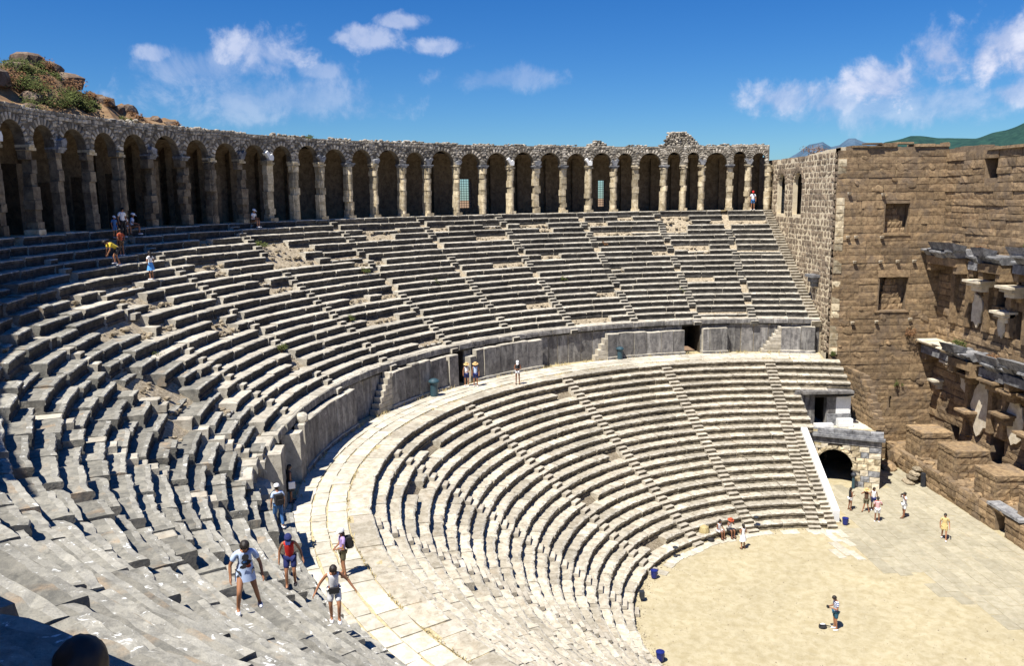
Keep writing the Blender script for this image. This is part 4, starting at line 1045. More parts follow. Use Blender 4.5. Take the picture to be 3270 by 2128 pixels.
ledge(22.7, 26.75, -14.3, 10.05, .4, 'plaster', 7); ledge(19.2, 22.1, -13.9, 10.1, .5, 'grey_marble', 8); ledge(15.6, 19.1, -14.5, 9.85, .5, 'grey_marble', 9); ledge(11.0, 15.5, -14.0, 10.2, .55, 'grey_marble', 10); ledge(5, 10.9, -14.8, 10, .5, 'grey_marble', 11)
# tilted cyma blocks lying on the upper ledge
for x0, x1, y0, z in [(22.0, 25.2, -14.35, 17.5), (12.6, 15.4, -14.3, 17.68), (18.2, 19.4, -14.3, 17.4), (20.4, 22.0, -14.0, 10.15), (12.4, 15.2, -14.2, 10.25), (16.3, 18.6, -14.7, 9.9)]:
    mb = MB(); v = [(x0, y0-.9, z), (x1, y0-.9, z), (x1, y0-.05, z), (x0, y0-.05, z), (x0-.1, y0-.95, z+.35), (x1+.1, y0-.95, z+.35), (x1+.15, y0+.2, z+.55), (x0-.15, y0+.2, z+.62)]
    mb.add(v, boxv(0, 1, 0, 1, 0, 1)[1]); link('pediment', mb.mesh('grey_marble'), fa, M_=Matrix())
# mid-height niche ledges, consoles and aedicula stubs
for x, z, y1, w_ in [(20.3, 15.5, -14.7, 1.9), (17.6, 13.6, -15.1, 1.5), (16.3, 15.5, -14.6, 1.7), (12.4, 15.3, -14.8, 1.8), (20.9, 8.5, -14.9, 1.2), (17.6, 8.7, -14.7, 2.0), (20.8, 5.7, -15.0, 1.5), (15.6, 8.4, -14.8, 1.6), (13.2, 8.6, -14.7, 1.6), (25.5, 7.0, -15.2, .9), (16.4, 6.6, -14.9, 1.6), (13.9, 5.9, -15.0, 1.4), (23.4, 8.9, -15.0, 1.3)]:
    mb = MB(); mb.box(x-w_/2, x+w_/2, YF-.05, y1, z-.16, z); mb.box(x-w_/2+.15, x+w_/2-.15, YF-.05, y1-.25, z-.42, z-.162); mb.box(x-w_/2+.3, x+w_/2-.3, YF-.05, y1-.55, z-.8, z-.422); link('console', mb.mesh(rng.choice(['ashlar', 'plaster', 'ashlar'])), fa, M_=Matrix())
for x0, x1, z0, z1 in [(19.6, 20.1, 11.8, 15.0), (17.0, 17.4, 11.8, 15.0), (15.2, 15.7, 11.6, 15.0), (13.0, 13.5, 11.6, 15.0), (21.2, 21.6, 3.6, 8.0), (18.2, 18.7, 4.6, 8.3), (16.7, 17.1, 4.6, 8.2), (14.1, 14.6, 4.6, 8.2), (24.0, 24.5, 11.8, 16.3), (22.0, 22.5, 11.8, 16.3)]:
    mb = MB(); mb.box(x0, x1, YF-.05, YF+.42, z0, z1); link('pilaster', mb.mesh('ashlar'), fa, M_=Matrix())
def patch(x0, x1, z0, z1, seed, y=YF+.27):
    rg = random.Random(seed); n = 18; c = ((x0+x1)/2, (z0+z1)/2)
    pts = [(c[0]+(x1-x0)/2*math.cos(2*math.pi*i/n)*rg.uniform(.7, 1.1), c[1]+(z1-z0)/2*math.sin(2*math.pi*i/n)*rg.uniform(.7, 1.1)) for i in range(n)]
    v = [(x, y, z) for x, z in pts]+[(x, y-.12, z) for x, z in pts]
    link('plaster_patch', mesh('p', v, [tuple(range(n))]+[(i, n+i, n+(i+1) % n, (i+1) % n) for i in range(n)], 'plaster'), fa, M_=Matrix())
for i, q in enumerate([(18.6, 21.0, 4.0, 8.2), (14.8, 16.8, 4.2, 8.0), (12.2, 14.2, 3.9, 8.4), (13.2, 15.2, 11.4, 14.6), (20.5, 21.9, 11.8, 14.6), (17.6, 18.6, 11.6, 13.3), (21.4, 22.6, 6.6, 9.1)]): patch(*q, i)

# stage podium with pedestals
sp = thing('stage_podium', 'low brown stone stage podium with three big square pedestals', 'podium', (0, -12.46, 0))
oppod = [(XT-11.85, XT-10.75, -.1, 1.25), (XT-6.5, XT-5.4, -.1, 1.25)]
mb = MB(); wallplate(mb, (XT, -12.62, 0), (-1, 0, 0), (0, 1, 0), 27, lambda u: 1.45, oppod, 3.5, z0=-.2, du=.9); link('podium_core', mb.mesh('joint_dark'), sp, M_=Matrix())
masonry(sp, (XT, -12.6, 0), (-1, 0, 0), (0, 1, 0), 27, lambda u: 1.6+.12*nz3((u, 0, 0), .6), .5, (.9, 2.0), oppod, 'ashlar', depth=.4, proud=.08, pj=.07, gap=.03, z0=-.05, seed=23, cap=120)
its = []; rg = random.Random(77)
for i in range(150):    # uneven top of the podium
    x = rg.uniform(6, 26.5); y = rg.uniform(-16, -12.7); s = rg.uniform(.5, 1.3)
    its.append((rg.choice(RK['ashlar']), TM((x, y, 1.4+rg.uniform(0, .12))) @ rotz(rg.random()*6) @ DS(s, s*.7, .45), s))
place_stones(sp, its, 'ashlar', cap=0, stuff='rough_top')
mb = MB(); mb.box(9.2, 12.6, -13.3, -12.42, 1.56, 1.74); link('coping', mb.mesh('grey_marble'), sp, M_=Matrix())
for j, xp in enumerate([22.05, 17.35, 12.65, 7.9]):
    zt = 3.5 if j != 2 else 3.3
    pd = link('pedestal', (lambda q: q.mesh('joint_dark'))(MB().box(xp+.12, xp+2.3, -15.4, -13.1, 1.3, zt-.1)), sp, M_=Matrix())
    for (o_, u_, n_, wd) in [((xp+2.42, -12.98, 0), (-1, 0, 0), (0, 1, 0), 2.42), ((xp, -12.98, 0), (0, -1, 0), (-1, 0, 0), 2.4)]:
        z = 1.45; row = 0
        while z < zt-.1:
            h = (zt-1.45)/3.6 if row < 3 else .3; x = 0
            while x < wd-.02:
                L = rg.uniform(.7, 1.2)
                if wd-(x+L) < .4: L = wd-x
                mt = basis(o_, u_, n_, x+L/2, z+h/2, L-.015, .35, h-.015, .0 if row < 3 else .05)
                c = link('stone', rg.choice(US['ashlar']), pd); c.matrix_local = mt
                x += L
            z += h; row += 1
    c = link('top_slab', MB().box(xp-.03, xp+2.45, -15.4, -12.93, zt-.05, zt+.08).mesh('ashlar'), pd)
# boulders and a worn little stair at the foot of the podium
o = link('boulder', RK['ashlar'][0], M_=TM((24.6, -11.6, .15)) @ DS(2.6, 1.3, .9)); tag(o, 'flat brown boulder on the sand right of the arched passage', 'boulder')
o = link('boulder', RK['ashlar'][1], M_=TM((23.4, -9.9, .12)) @ DS(.9, .7, .5)); tag(o, 'small brown boulder at the foot of the arched passage', 'boulder')
o = link('boulder', RK['ashlar'][2], M_=TM((25.4, -13.2, .6)) @ DS(3.0, 2.2, 2.2)); tag(o, 'big rough boulder in the corner between tower and podium', 'boulder')
t = thing('worn_steps', 'worn little stair of rough stones leading on to the stage podium', 'steps', (20.9, -12, 0))
for j in range(4): link('step', RK['core'][j % 3], t, M_=TM((20.95+j*.08, -11.55-j*.27, .12+j*.30)) @ DS(1.5-j*.12, .75, .36))
t = thing('floor_post', 'short dark post at the corner of the stage podium', 'post', (20.15, -12.25, 0)); MB().box(-.16, .16, -.1, .1, 0, 1.05).box(-.2, .2, -.14, .14, 0, .06).obj('body', 'iron', t)

# ------------------------------------------------------------------ arched passage block with terrace
Af = Vector((22.25, -3.5, 0)); Bf = Vector((19.7, -8.72, 0)); wdt = (Bf-Af).length; uf = (Bf-Af).normalized(); nf = Vector((-uf.y, uf.x, 0)); nf = nf if nf.x < 0 else -nf
ap = thing('arched_passage', 'dark arched passage below a small terrace, grey and ochre stone front', 'gateway', tuple(Af))
cen = (Vector((21.12, -5.85, 0))-Af).dot(uf); RA = 1.30; SZ = 1.45; TT = 3.85
def fp(x, z, dpt=0): p = Af+uf*x-nf*dpt; return Vector((p.x, p.y, z))
mb = MB(); n = 16
arc = [(cen-RA, -.1)]+[(cen-RA*math.cos(math.pi*i/n), SZ+RA*math.sin(math.pi*i/n)) for i in range(n+1)]+[(cen+RA, -.1)]
for a_, b_ in ((0, cen-RA), (cen+RA, wdt)): mb.add([fp(a_, -.1), fp(b_, -.1), fp(b_, TT), fp(a_, TT)], [(0, 1, 2, 3)])
for (x0, z0), (x1, z1) in zip(arc, arc[1:]):
    if abs(x1-x0) > 1e-5: mb.add([fp(x0, z0), fp(x1, z1), fp(x1, TT), fp(x0, TT)], [(0, 1, 2, 3)])
    mb.add([fp(x0, z0), fp(x1, z1), fp(x1, z1, 6), fp(x0, z0, 6)], [(0, 1, 2, 3)])
mb.add([fp(cen-RA, -.1, 6), fp(cen+RA, -.1, 6), fp(cen+RA, 3, 6), fp(cen-RA, 3, 6)], [(0, 1, 2, 3)])
mb.add([fp(wdt, -.1), fp(wdt, -.1, 7), fp(wdt, TT, 7), fp(wdt, TT)], [(0, 1, 2, 3)])
link('wall_core', mb.mesh('void'), ap, M_=Matrix())
# facing stones
items = []; rg = random.Random(31); z = 0
while z < 3.22:
    h = .46
    for p, q in ((0, cen-RA if z < SZ else 0), (cen+RA, wdt)) if z < SZ else ((0, 0), (0, 0)):
        pass
    zc = z+h/2
    hole_ = RA if zc < SZ else (math.sqrt(max(0, (RA+.32)**2-(zc-SZ)**2)) if zc-SZ < RA+.32 else 0)
    for p, q in (((0, cen-hole_), (cen+hole_, wdt)) if hole_ > 0 else ((0, wdt),)):
        x = p
        while x < q-.03:
            L = rg.uniform(.5, .85)
            if q-(x+L) < .3: L = q-x
            B = basis(tuple(Af), tuple(uf), tuple(nf), x+L/2, zc, L-.012, .25, h-.012, .05)
            items.append((rg.choice(US[rg.choice(['arcade', 'grey_marble', 'arcade', 'plaster'])]), B, L*h)); x += L
    z += h
place_stones(ap, items, 'arcade', cap=300)
items = []
for j in range(11):
    th = math.pi*(j+.5)/11; cr = RA+.15; x = cen-cr*math.cos(th); z = SZ+cr*math.sin(th)
    B = Matrix(((uf.x, -nf.x, 0, 0), (uf.y, -nf.y, 0, 0), (0, 0, 1, 0), (0, 0, 0, 1)))
    p = fp(x, z, -.12); items.append((rng.choice(US['arcade']), TM(p) @ B @ Matrix.Rotation(-(math.pi/2-th), 4, 'Y') @ DS(.40, .3, .30), 1))
place_stones(ap, items, 'arcade', name='voussoir')
LB = Matrix(((uf.x, nf.x, 0, Af.x), (uf.y, nf.y, 0, Af.y), (0, 0, 1, 0), (0, 0, 0, 1)))
for nm, x0, x1, y0, y1, z0, z1, mt in [('frieze', 0, wdt, -.2, .07, 3.23, 3.72, 'podium'), ('cornice', 0, wdt+.22, -.2, .30, 3.722, 3.90, 'grey_marble'), ('cornice', 0, wdt+.10, -.2, .16, 3.902, 4.03, 'grey_marble'), ('impost', cen+RA-.08, cen+RA+.5, -.1, .16, SZ-.12, SZ, 'arcade')]:
    link(nm, MB().box(x0, x1, y0, y1, z0, z1, M_=LB).mesh(mt), ap, M_=Matrix())
x = 0
while x < wdt: L = min(1.25, wdt-x+.1); link('kerb', MB().box(x+.01, x+L-.01, -.55, .04, 4.032, 4.3, M_=LB).mesh('grey_marble'), ap, M_=Matrix()); x += L
# terrace floor
v = [(22.2, -3.3, 0), (26.9, -3.3, 0), (26.9, -8.75, 0), (19.95, -8.75, 0)]
link('terrace_core', mesh('t', [(a, b, 3.0) for a, b, c in v]+[(a, b, 4.2) for a, b, c in v], [(4, 7, 6, 5), (0, 1, 5, 4), (1, 2, 6, 5), (2, 3, 7, 6), (3, 0, 4, 7)], 'joint'), ap, M_=Matrix())
for y_ in range(6):
    for x_ in range(5):
        cx = 20.6+x_*1.25+(y_ % 2)*.2; cy = -8.3+y_*.85
        if fp(0, 0).x and ((Vector((cx, cy, 0))-Af).dot(nf) > -.75): continue
        if cx > 26: continue
        link('slab', rng.choice(PMs), ap, M_=TM((cx, cy, 4.225+rng.uniform(-.004, .004))) @ DS(1.22, .83, .06))
# honour box under the upper rows
bx = thing('seat_box', 'small grey stone box with a dark doorway under the top rows of the lower seats', 'box', (22.6, -3.9, 4.2))
mb = MB(); wallplate(mb, (22.62, -3.3, 0), (0, -1, 0), (-1, 0, 0), 4.2, lambda u: 6.95, [(1.45, 2.35, 4.2, 6.8)], .5, z0=4.1, du=5); link('wall_core', mb.mesh('podium'), bx, M_=Matrix())
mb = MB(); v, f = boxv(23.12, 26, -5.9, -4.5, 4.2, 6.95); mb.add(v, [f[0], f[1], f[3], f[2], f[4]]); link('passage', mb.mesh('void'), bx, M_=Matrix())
for y0, y1, z0, z1, mt, pr in [(-4.72, -3.95, 5.15, 6.8, 'podium', .08), (-6.35, -5.66, 5.15, 6.8, 'podium', .08), (-7.5, -6.37, 5.15, 6.8, 'marble', .10), (-7.5, -5.66, 4.25, 5.14, 'grey_marble', .25), (-4.72, -3.95, 4.25, 5.14, 'podium', .12)]:
    link('slab', MB().box(22.62-pr, 22.7, y0, y1, z0, z1).mesh(mt), bx, M_=Matrix())
link('lintel', MB().box(22.0, 23.2, -7.5, -3.6, 6.82, 7.02).mesh('podium'), bx, M_=Matrix())
link('cheek', MB().box(22.7, 27, -3.45, -3.2, 4.1, 6.7).mesh('podium'), bx, M_=Matrix())
link('step', MB().box(21.9, 22.36, -6.0, -4.6, 4.25, 4.5).mesh('marble'), bx, M_=Matrix())
for j, zz in enumerate((4.26, 4.56)): link('step', MB().box(21.85+j*.1, 22.35, -7.5, -6.35, zz, zz+.28).mesh('marble'), bx, M_=Matrix())
# sloping wing wall right of the terrace
ww = thing('wing_wall', 'sloping grey-brown wing wall between the terrace and the tower', 'wall', (20.8, -8.6, 4))
def wt(x): return 4.9+max(0, x-20.9)*1.1 if x < 23.6 else 7.9
mb = MB(); wallplate(mb, (20.95, -8.75, 0), (1, 0, 0), (0, 1, 0), XT-.15-20.95, lambda u: wt(20.95+u)-.12, [], .7, z0=4.0, du=.45); link('wall_core', mb.mesh('joint_dark'), ww, M_=Matrix())
masonry(ww, (XT-.1, -8.72, 0), (-1, 0, 0), (0, 1, 0), XT-.1-20.9, lambda u: wt(XT-.1-u)+.1, .42, (.5, .9), (), 'ashlar', depth=.3, proud=.08, z0=4.22, seed=41)
masonry(ww, (20.95, -8.65, 0), (0, -1, 0), (-1, 0, 0), .85, lambda u: 4.95, .42, (.4, .85), (), 'ashlar', depth=.3, proud=.08, z0=4.22, seed=42)
# white parapet slab
pp_ = thing('parapet', 'bright white marble parapet slab sloping down to the orchestra', 'parapet', (13.6, -2.6, 0))
x0, x1, y0, y1 = 13.55, 19.75, -3.08, -2.62
def pz(x): return .92+(x-13.55)*.648
mb = MB(); mb.add([(x0, y0, 0), (x1, y0, 2.8), (x1, y1, 2.8), (x0, y1, 0), (x0, y0, pz(x0)), (x1, y0, pz(x1)), (x1, y1, pz(x1)), (x0, y1, pz(x0))], boxv(0, 1, 0, 1, 0, 1)[1])
link('slab', mb.mesh('marble'), pp_, M_=Matrix())
mb = MB(); mb.add([(x0+.05, y0+.03, -.05), (22.4, y0+.03, -.05), (22.4, y0+.2, -.05), (x0+.05, y0+.2, -.05), (x0+.05, y0+.03, .1), (22.4, y0+.03, 4.1), (22.4, y0+.2, 4.1), (x0+.05, y0+.2, .1)], boxv(0, 1, 0, 1, 0, 1)[1]); link('retaining_wall', mb.mesh('arcade'), pp_, M_=Matrix())
link('base', MB().box(x0-.06, x0+.7, y0-.06, y1+.06, -.02, .14).mesh('arcade'), pp_, M_=Matrix())

exec_marker = 0
# ------------------------------------------------------------------ small furniture
def bin_(p, lab, group=None):
    t = thing('rubbish_bin', lab, 'bin', p, group); t.scale = (.85, .85, .9)
    MB().lathe([(.15, 0), (.20, .02), (.235, .44), (.25, .45), (.25, .49), (.22, .50)], 12).obj('body', 'blue', t)
    MB().lathe([(.24, .5), (.25, .51), (.10, .55), (.03, .56)], 12).obj('lid', 'blue', t)
    MB().box(-.08, .08, -.245, -.225, .20, .34).obj('label', 'white', t); return t
bin_((13.35, -3.4, .03), 'blue plastic bin beside the foot of the white parapet', 'blue bins')
bin_((6.30, 10.85, .05), 'blue plastic bin on the sand against the lowest row, right of the dark box light', 'blue bins')
bin_(tuple(pol(12.55, 100.9, .08)), 'blue plastic bin nearest the camera at the edge of the sand', 'blue bins')
t = thing('floodlight', 'small dark box light on the rim of the sand between two blue bins', 'light', tuple(pol(12.6, 73.2, .08))); MB().box(-.16, .16, -.12, .12, .12, .5).obj('body', 'iron', t); MB().tube((0, 0, 0), (0, 0, .14), .04, .04).obj('stand', 'iron', t)
for p, lab in [((9.02, 9.0, .1), 'thin black stand with a small shade at the edge of the sand'), ((12.65, 2.86, .44), 'small black lamp stand near the sitting visitors')]:
    t = thing('lamp_stand', lab, 'lamp', p); MB().tube((0, 0, 0), (0, 0, .55), .018, .018, 6).lathe([(.14, 0), (.12, .03), (.02, .05)], 10).obj('pole', 'iron', t); MB().lathe([(.05, .52), (.18, .53), (.16, .58), (.04, .62)], 10).obj('lamp_shade', 'iron', t)
t = thing('bollard_lamp', 'dark round-headed bollard lamp at the corner of the arched passage', 'lamp', (20.05, -6.9, .03)); MB().tube((0, 0, 0), (0, 0, .95), .12, .10, 10).obj('post', 'bluegrey', t); MB().lathe([(.1, .95), (.2, 1.0), (.2, 1.12), (.12, 1.22), (.03, 1.26)], 12).obj('lamp_head', 'iron', t)
def mushroom(p, lab, s=1.0):
    t = thing('rubbish_bin', lab, 'bin', p); MB().lathe([(.24*s, 0), (.26*s, .05), (.25*s, .85*s), (.27*s, .9*s)], 14).obj('body', 'bluegrey', t); MB().lathe([(.27*s, .92*s), (.38*s, .98*s), (.36*s, 1.06*s), (.2*s, 1.18*s), (.05*s, 1.22*s)], 14).obj('lid', 'bluegrey', t)
mushroom((15.86, 23.85, DZ), 'dark green round-topped bin against the grey screen wall')
mushroom(tuple(pol(28.9, 19.2, DZ)), 'slim blue-green round-topped bin by the far screen wall', .85)
# bird
t = thing('bird', 'tiny dark bird gliding high in the blue sky', 'bird', (60, -13.0, 49.5)); MB().add([(0, 0, 0), (.1, .5, .12), (.35, .3, .05), (.05, 1.0, 0), (-.1, .5, .1)], [(0, 2, 1), (1, 2, 3), (1, 3, 4), (0, 1, 4)]).add([(0, 0, 0), (.1, -.5, .12), (.35, -.3, .05), (.05, -1.0, 0), (-.1, -.5, .1)], [(0, 1, 2), (1, 3, 2), (1, 4, 3), (0, 4, 1)]).tube((-.3, 0, 0), (.35, 0, 0), .06, .03, 6).obj('body', 'charcoal', t)
# shrubs growing in the ruins
for i, (p, s, h_, mt, lab) in enumerate([(tuple(pol(33.5, 61, up_z(6, 61)-.3)), .3, .3, 'leaf', 'small green weed tuft among the broken middle rows'), (tuple(pol(35.5, 43, up_z(9, 43)-.3)), .35, .3, 'leaf', 'green tuft in a gap of the upper seats left of centre'), (tuple(pol(37, 52, up_z(12, 52)-.3)), .4, .35, 'leaf', 'green plant in a rubble gap below the arcade'), (tuple(pol(34.8, 23, up_z(8, 23)-.3)), .35, .3, 'leaf', 'green tuft in the upper seats near the centre'), (tuple(pol(38.5, 14, up_z(14, 14)-.3)), .3, .3, 'dryleaf', 'dry tuft in the upper seats near the centre'), (tuple(pol(32.8, 76, up_z(5, 76)-.3)), .35, .3, 'leaf', 'low green bush between broken blocks at left'), (tuple(pol(35.3, 92, up_z(8, 92)-.2)), .35, .3, 'leaf', 'green tuft between the long near benches'), (tuple(pol(33, 5.5, up_z(5, 5.5)-.3)), .3, .3, 'leaf', 'small tuft beside a far stairway'), (tuple(pol(40.3, 62, up_z(17, 62)-.3)), .5, .35, 'leaf', 'low green plant in the shadow line below the arcade'),
    ((21.6, -15.2, 10.3), .45, .5, 'leaf', 'green bush on the middle cornice of the stage wall'), ((18.0, -15.2, 10.1), .5, .35, 'dryleaf', 'dry reddish weed on the middle cornice of the stage wall'), ((14.5, -15.3, 17.9), .8, .7, 'leaf', 'feathery green bush on the upper cornice of the stage wall'), ((20.5, -15.6, 17.5), .6, .4, 'dryleaf', 'dry weed on the upper cornice of the stage wall'), ((26.6, -13.9, 10.4), .5, .7, 'dryleaf', 'dry bush hanging in the corner of tower and stage wall'), ((26.7, -13.2, 6.2), .3, .4, 'leaf', 'small dark weed growing from the tower wall'), ((33.5, -8.0, 25.1), .9, .7, 'dryleaf', 'dry orange weeds on top of the end wall'), ((26.8, -7.7, 8.9), .3, .3, 'leaf', 'small dark weed at the end of the walkway'), (tuple(pol(42.9, 51.5, 26.4)), .5, .3, 'leaf', 'green weed on the arcade rim')]):
    shrub(p, s, h_, mt, .07 if s < .45 else .1, 420, 100+i, lab, None)

# ------------------------------------------------------------------ people
def skinned(name, pts, edges, mat, parent, sub=1, root=0):
    me = bpy.data.meshes.new(name); me.from_pydata([p[0] for p in pts], edges, []); me.materials.append(M[mat] if isinstance(mat, str) else mat)
    o = bpy.data.objects.new(name, me); COL.objects.link(o)
    if parent is not None: o.parent = parent
    sk = o.modifiers.new('Skin', 'SKIN'); sk.use_smooth_shade = True
    for i, p in enumerate(pts):
        r = p[1]; sv = me.skin_vertices[0].data[i]; sv.radius = (r, r) if not isinstance(r, tuple) else r; sv.use_root = (i == root)
    if sub: s = o.modifiers.new('Sub', 'SUBSURF'); s.levels = sub; s.render_levels = sub
    return o
class Sk:
    def __init__(s): s.p = []; s.e = []; s.n = {}
    def a(s, key, co, r, par=None):
        s.p.append((tuple(co), r)); i = len(s.p)-1; s.n[key] = i
        if par is not None: s.e.append((s.n[par], i))
        return i
def lerp(a, b, t): return tuple(a[i]+(b[i]-a[i])*t for i in range(3))
STAND = dict(pel=(0, 0, .93), che=(0, .01, 1.30), nek=(0, .0, 1.46), hed=(0, .03, 1.60),
             shL=(-.175, 0, 1.40), elL=(-.25, -.03, 1.12), wrL=(-.25, .05, .88), shR=(.175, 0, 1.40), elR=(.25, -.03, 1.12), wrR=(.25, .05, .88),
             hpL=(-.09, 0, .90), knL=(-.11, .02, .49), anL=(-.12, -.03, .08), hpR=(.09, 0, .90), knR=(.11, .02, .49), anR=(.12, -.03, .08))
def person(p, heading, height, label, pose=None, top='white', sleeves=True, bottom='navy', blen='knee', skin='skin', hair='short', haircol='hair', hat=None, shoes='white', group=None, dress=False, fine=False, hatcol='white', longtop=False, toplen=.86, female=False):
    P = dict(STAND)
    if pose: P.update(pose)
    s = height/1.72
    t = thing('person', label, 'person', p, group); t.rotation_euler = (0, 0, heading); t.scale = (s, s, s)
    k = Sk(); pel, che, nek, hed = P['pel'], P['che'], P['nek'], P['hed']
    wd = .92 if female else 1.0
    k.a('pel', pel, (.135*wd, .10)); k.a('wai', lerp(pel, che, .45), (.118*wd, .085), 'pel'); k.a('che', che, (.145*wd, .10), 'wai'); k.a('nb', lerp(che, nek, .75), (.09, .07), 'che'); k.a('nek', nek, .048, 'nb')
    up = Vector(hed)-Vector(nek); up.normalize(); H = Vector(hed)
    k.a('jaw', tuple(Vector(nek)*.45+H*.55), (.062, .068), 'nek'); k.a('hed', hed, (.078, .092), 'jaw'); k.a('crn', tuple(H+up*.075), (.062, .075), 'hed')
    fd = P.get('face', (0, 1, 0)); fd = Vector(fd).normalized()
    k.a('nose', tuple(H-up*.02+fd*.098), .012, 'hed')
    for S in 'LR':
        sg = -1 if S == 'L' else 1
        k.a('sh'+S, P['sh'+S], .055 if not female else .048, 'nb'); k.a('ua'+S, lerp(P['sh'+S], P['el'+S], .5), .047*wd, 'sh'+S); k.a('el'+S, P['el'+S], .038, 'ua'+S); k.a('fa'+S, lerp(P['el'+S], P['wr'+S], .4), .038*wd, 'el'+S); k.a('wr'+S, P['wr'+S], .026, 'fa'+S)
        dv = (Vector(P['wr'+S])-Vector(P['el'+S])).normalized(); pw_ = Vector(P['wr'+S])+dv*.06; k.a('pa'+S, tuple(pw_), (.036, .02), 'wr'+S)
        sd_ = dv.cross(Vector((sg, 0, 0))); sd_ = sd_.normalized() if sd_.length > .1 else Vector((0, 1, 0)); cu = Vector((-sg, 0, 0))*.35
        for q in range(4):
            b = pw_+dv*.035+sd_*(q-1.5)*.021; L = (.062, .075, .07, .055)[q]; k.a('f%d' % q+S, tuple(b+dv*L*.5), .0095, 'pa'+S); k.a('g%d' % q+S, tuple(b+(dv+cu).normalized()*L), .008, 'f%d' % q+S)
        b = Vector(P['wr'+S])+dv*.03-sd_*.04; k.a('t'+S, tuple(b), .012, 'wr'+S); k.a('u'+S, tuple(b+(dv*.8-sd_*.5).normalized()*.04), .009, 't'+S)
        k.a('hp'+S, P['hp'+S], (.092*wd, .095), 'pel'); k.a('th'+S, lerp(P['hp'+S], P['kn'+S], .5), .076, 'hp'+S); k.a('kn'+S, P['kn'+S], .052, 'th'+S); k.a('ca'+S, lerp(P['kn'+S], P['an'+S], .35), .053, 'kn'+S); k.a('an'+S, P['an'+S], .034, 'ca'+S)
        an = Vector(P['an'+S]); td = Vector(P.get('toe', (0, 1, 0))); k.a('he'+S, tuple(an-td*.03+Vector((0, 0, -.045))), .032, 'an'+S); k.a('to'+S, tuple(an+td*.15+Vector((sg*.015, 0, -.05))), (.036, .022), 'an'+S)
    skinned('body', k.p, k.e, skin, t, sub=2 if fine else 1)
    # top
    if top:
        c = Sk(); hem = lerp(pel, che, -.25 if not longtop else -.72)
        c.a('a', hem, (.158*wd, .128) if not longtop else (.20, .175)); c.a('b', lerp(pel, che, .35), (.142*wd, .11), 'a'); c.a('c', che, (.165*wd, .122), 'b'); c.a('d', lerp(che, nek, .68), (.105, .085), 'c')
        for S in 'LR':
            c.a('s'+S, P['sh'+S], .066 if sleeves else .052, 'd')
            if sleeves: c.a('e'+S, lerp(P['sh'+S], P['el'+S], .35), .068, 's'+S); c.a('g'+S, lerp(P['sh'+S], P['el'+S], .68), .074, 'e'+S)
        skinned('shirt' if not dress else 'bodice', c.p, c.e, top, t, sub=1)
    if longtop:
        hm = MB(); n_ = 16; v = []
        for zz, rx_, ry_ in ((pel[2]-.20, .215, .185), (pel[2]-.05, .20, .17), (pel[2]+.10, .17, .14), (pel[2]+.20, .145, .115)):
            for i in range(n_):
                a = 2*math.pi*i/n_; tt = (zz-pel[2])/(che[2]-pel[2]); q_ = 1+.05*math.sin(3*a+zz*9)
                v.append((pel[0]+(che[0]-pel[0])*tt+rx_*q_*math.cos(a), pel[1]+(che[1]-pel[1])*max(0, tt)+ry_*q_*math.sin(a), zz))
        hm.add(v, [(j*n_+i, j*n_+(i+1) % n_, (j+1)*n_+(i+1) % n_, (j+1)*n_+i) for j in range(3) for i in range(n_)]); hm.obj('shirt_hem', top, t, smooth=True)
    if bottom and not dress and bottom != 'skirt':
        c = Sk(); c.a('a', lerp(pel, che, .08), (.148*wd, .115)); f_ = {'short': .38, 'knee': .8, 'long': 1.0}[blen]
        for S in 'LR':
            c.a('h'+S, P['hp'+S], (.108*wd, .112), 'a'); c.a('m'+S, lerp(P['hp'+S], P['kn'+S], f_*.6), .098, 'h'+S); c.a('n'+S, lerp(P['hp'+S], P['kn'+S], f_), .088 if blen != 'long' else .068, 'm'+S)
            if blen == 'long': c.a('o'+S, lerp(P['kn'+S], P['an'+S], .5), .068, 'n'+S); c.a('q'+S, lerp(P['kn'+S], P['an'+S], .95), .058, 'o'+S)
        skinned('shorts' if blen != 'long' else 'trousers', c.p, c.e, bottom, t, sub=1)
    if dress:
        z0 = pel[2]+.12; mb = MB(); n = 20; L = dress
        v = []; 
        for j, (rr, zz) in enumerate([(.135, z0), (.17, z0-.12), (.21, z0-L*.6), (.25, z0-L)]):
            for i in range(n):
                a = 2*math.pi*i/n; q = rr*(1+(.06 if i % 2 else -.03)*j/2); v.append((pel[0]+q*math.cos(a), pel[1]+q*.8*math.sin(a), zz))
        mb.add(v, [(j*n+i, j*n+(i+1) % n, (j+1)*n+(i+1) % n, (j+1)*n+i) for j in range(3) for i in range(n)]); mb.obj('skirt', bottom if isinstance(bottom, str) and bottom in M else top, t, smooth=True)
    # hair
    fy = fd-up*fd.dot(up); fy.normalize(); rx = fy.cross(up)
    B = Matrix(((rx.x, fy.x, up.x, H.x), (rx.y, fy.y, up.y, H.y), (rx.z, fy.z, up.z, H.z), (0, 0, 0, 1)))
    mb = MB(); bm = bmesh.new(); bmesh.ops.create_icosphere(bm, subdivisions=4 if fine else 2, radius=1)
    for v in bm.verts:
        c = v.co; low = -1.0 if hair == 'short' else -1.25
        jit = 1+.07*nz3(c*3+Vector((p[0], 0, 0)))+(.03*nz3(Vector((c.x*7, c.y*7, c.z*2))) if fine else 0)
        v.co = Vector((c.x*.098*jit, c.y*.115*jit-.012, (c.z*.115 if c.z > 0 else c.z*.125)*jit+.035))
    kill = [f_ for f_ in bm.faces if (f_.calc_center_median().y > .035 and f_.calc_center_median().z < .062) or (hair == 'short' and f_.calc_center_median().z < -.055)]
    bmesh.ops.delete(bm, geom=kill, context='FACES'); bm.verts.ensure_lookup_table()
    mb.add([v.co.copy() for v in bm.verts], [tuple(v.index for v in f_.verts) for f_ in bm.faces]); bm.free()
